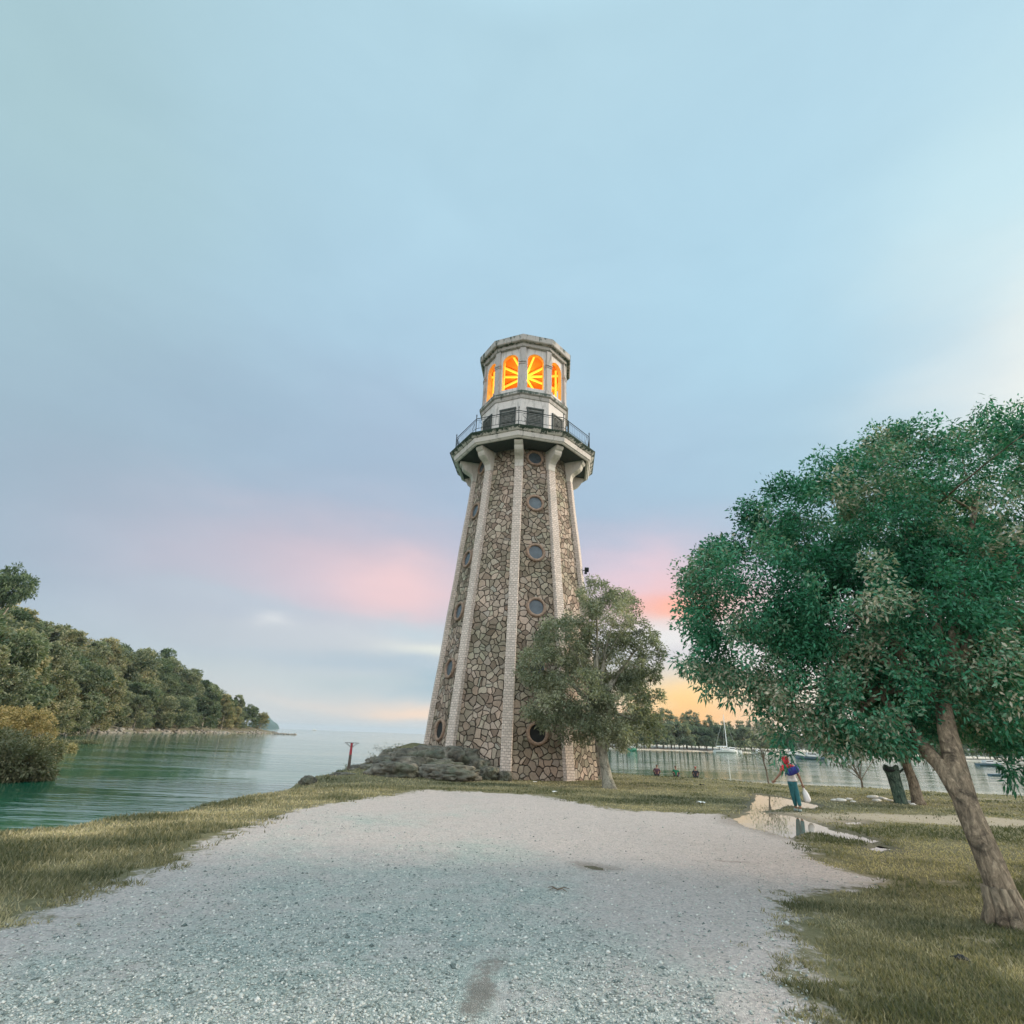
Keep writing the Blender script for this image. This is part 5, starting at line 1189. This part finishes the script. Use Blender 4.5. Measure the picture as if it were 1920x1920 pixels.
# face on the far side of the head (turned away)
bm = bmesh.new(); hc = Vector((-.157, .01, 1.43)); fd = Vector((-.55, .83, 0)).normalized(); fs = fd.cross(Vector((0, 0, 1)))
bm.free()
for s in (-1, 1):
    bm = bmesh.new(); bmesh.ops.create_icosphere(bm, subdivisions=1, radius=.012, matrix=Matrix.Translation(hc + fd * .085 + fs * s * .032)); bm_obj('eye', bm, M['hair'], WM)
bm = bmesh.new(); tube(bm, [hc + fd * .085 + Vector((0, 0, .0)), hc + fd * .108 + Vector((0, 0, -.03)), hc + fd * .085 + Vector((0, 0, -.04))], [.01, .016, .01], 6); tube(bm, [hc + fd * .082 + fs * -.025 + Vector((0, 0, -.065)), hc + fd * .09 + Vector((0, 0, -.067)), hc + fd * .082 + fs * .025 + Vector((0, 0, -.065))], .008, 5)
bm_obj('face', bm, M['skin'], WM)
# shoulder bag across the back (held: a thing of its own)
bm = bmesh.new(); bmesh.ops.create_uvsphere(bm, u_segments=20, v_segments=12, radius=1)
for v_ in bm.verts:
    c = v_.co; v_.co = Vector((math.copysign(abs(c.x) ** .7, c.x) * .20, math.copysign(abs(c.y) ** .8, c.y) * .075, math.copysign(abs(c.z) ** .7, c.z) * .10)) * (1 + .05 * mnoise.noise(c * 3))
bag = bm_obj('shoulder_bag', bm, M['f_blue'], None, True); bag.location = Vector(p) + Vector((-.057, -.17, 1.08)); bag.rotation_euler = (0, R_(-24), R_(-6)); tag(bag, 'navy blue bag slung across the walking woman\'s back', 'bag')
bm = bmesh.new(); tube(bm, [Vector((.2, .02, .06)), Vector((.20, .2, .16)), Vector((.08, .32, .14)), Vector((-.12, .3, .0)), Vector((-.22, .1, -.05))], .014, 6); bm_obj('strap', bm, M['f_blue'], bag)
# plastic bag in her right hand
bm = bmesh.new(); rg = []
for (rx, ry, z) in ((.012, .012, 0), (.03, .02, -.07), (.07, .04, -.14), (.09, .055, -.26), (.095, .06, -.36), (.06, .04, -.42), (.01, .01, -.43)):
    rg.append([bm.verts.new((rx * math.cos(2 * PI * j / 14) * (1 + .12 * math.sin(j * 3 + z * 20)), ry * math.sin(2 * PI * j / 14), z)) for j in range(14)])
for a, b_ in zip(rg, rg[1:]):
    for j in range(14): bm.faces.new((a[j], a[(j + 1) % 14], b_[(j + 1) % 14], b_[j]))
pb = bm_obj('plastic_bag', bm, M['bagw'], None, True); pb.location = Vector(p) + Vector((.281, .03, .66)); pb.rotation_euler = (0, R_(-12), 0); tag(pb, 'white plastic carrier bag hanging from the walking woman\'s hand', 'bag')
# three people sitting at the shore with their backs turned
def sitter(px, py, lab, top, bottom, hair, lean, seed):
    q = gnd(px, py); q.z = gz(q.x, q.y); o = thing('person', lab, 'person', tuple(q), R_(-18 + lean * 10), 'people sitting on the grass at the shore'); o.scale = (.78, .78, .78); o.location.z -= .06
    Jd = dict(pel=(0, 0, .12), wai=(lean * .03, .02, .30), che=(lean * .06, .06, .47), nck=(lean * .08, .09, .60), hd0=(lean * .09, .10, .68), hd1=(lean * .10, .10, .76), hd2=(lean * .10, .10, .82),
              shL=(-.14 + lean * .06, .06, .53), elL=(-.25, .18, .36), wrL=(-.14, .38, .36), shR=(.14 + lean * .06, .06, .53), elR=(.25, .18, .36), wrR=(.14, .38, .36),
              hpL=(-.11, .03, .12), knL=(-.19, .42, .38), anL=(-.10, .62, .06), toL=(-.11, .74, .03), hpR=(.11, .03, .12), knR=(.19, .42, .38), anR=(.10, .62, .06), toR=(.11, .74, .03))
    nm = list(Jd); ii = {n_: i for i, n_ in enumerate(nm)}
    ed = [('pel', 'wai'), ('wai', 'che'), ('che', 'nck'), ('nck', 'hd0'), ('hd0', 'hd1'), ('hd1', 'hd2'), ('che', 'shL'), ('shL', 'elL'), ('elL', 'wrL'), ('che', 'shR'), ('shR', 'elR'), ('elR', 'wrR'), ('pel', 'hpL'), ('hpL', 'knL'), ('knL', 'anL'), ('anL', 'toL'), ('pel', 'hpR'), ('hpR', 'knR'), ('knR', 'anR'), ('anR', 'toR')]
    skin('body', [Jd[n_] for n_ in nm], [(ii[a], ii[b_]) for a, b_ in ed], [RD[n_] for n_ in nm], M['skin'], o, 1)
    Jd['sl'] = (Jd['elL'][0] + .03, Jd['elL'][1] - .05, .42); Jd['sr'] = (Jd['elR'][0] - .03, Jd['elR'][1] - .05, .42); R2 = dict(RD, sl=.05, sr=.05)
    garment('shirt', ['pel', 'wai', 'che', 'shL', 'sl', 'shR', 'sr'], [('pel', 'wai'), ('wai', 'che'), ('che', 'shL'), ('shL', 'sl'), ('che', 'shR'), ('shR', 'sr')], .98, top, o, Jd, R2)
    garment('trousers', ['pel', 'hpL', 'knL', 'anL', 'hpR', 'knR', 'anR'], [('pel', 'hpL'), ('hpL', 'knL'), ('knL', 'anL'), ('pel', 'hpR'), ('hpR', 'knR'), ('knR', 'anR')], 1.16, bottom, o, Jd, R2)
    Jd['k0'] = (Jd['hd1'][0], Jd['hd1'][1] - .02, Jd['hd1'][2]); Jd['k1'] = (Jd['hd2'][0], Jd['hd2'][1] - .015, Jd['hd2'][2] + .01); R2['k0'] = .09; R2['k1'] = .076
    garment('hair' if hair == 'hair' else 'headscarf', ['k0', 'k1'], [('k0', 'k1')], 1.0, M[hair], o, Jd, R2)
sitter(1232, 1455, 'person in maroon top sitting at the shore, nearest the olive tree of the three', M['f_purple'], M['f_dark'], 'hair', .3, 1)
sitter(1268, 1455, 'person in green top sitting in the middle of the three at the shore', M['f_green'], M['f_dark'], 'hair', -.2, 2)
sitter(1305, 1456, 'person in black top with red headwear sitting on the shore, nearest the sapling', M['f_dark'], M['f_dark'], 'f_red', .1, 3)

# ------------------------------------------------------------------ evening haze over the sea
HZ = bpy.data.materials.new('haze'); HZ.use_nodes = True; HZ.node_tree.nodes.clear(); hb = NB(HZ.node_tree)
ho = hb.n('ShaderNodeOutputMaterial'); hv = hb.n('ShaderNodeVolumePrincipled'); hb.l(hv.outputs[0], ho.inputs['Volume'])
hv.inputs['Color'].default_value = (.72, .88, 1.0, 1); hv.inputs['Density'].default_value = .00009; hv.inputs['Anisotropy'].default_value = .2
bm = bmesh.new(); box(bm, Vector((0, 0, 46)), (30000, 30000, 102))
hz_o = bm_obj('haze', bm, HZ); hz_o['kind'] = 'stuff'; hz_o['label'] = 'thin pale blue evening haze over the bay'; hz_o['category'] = 'haze'
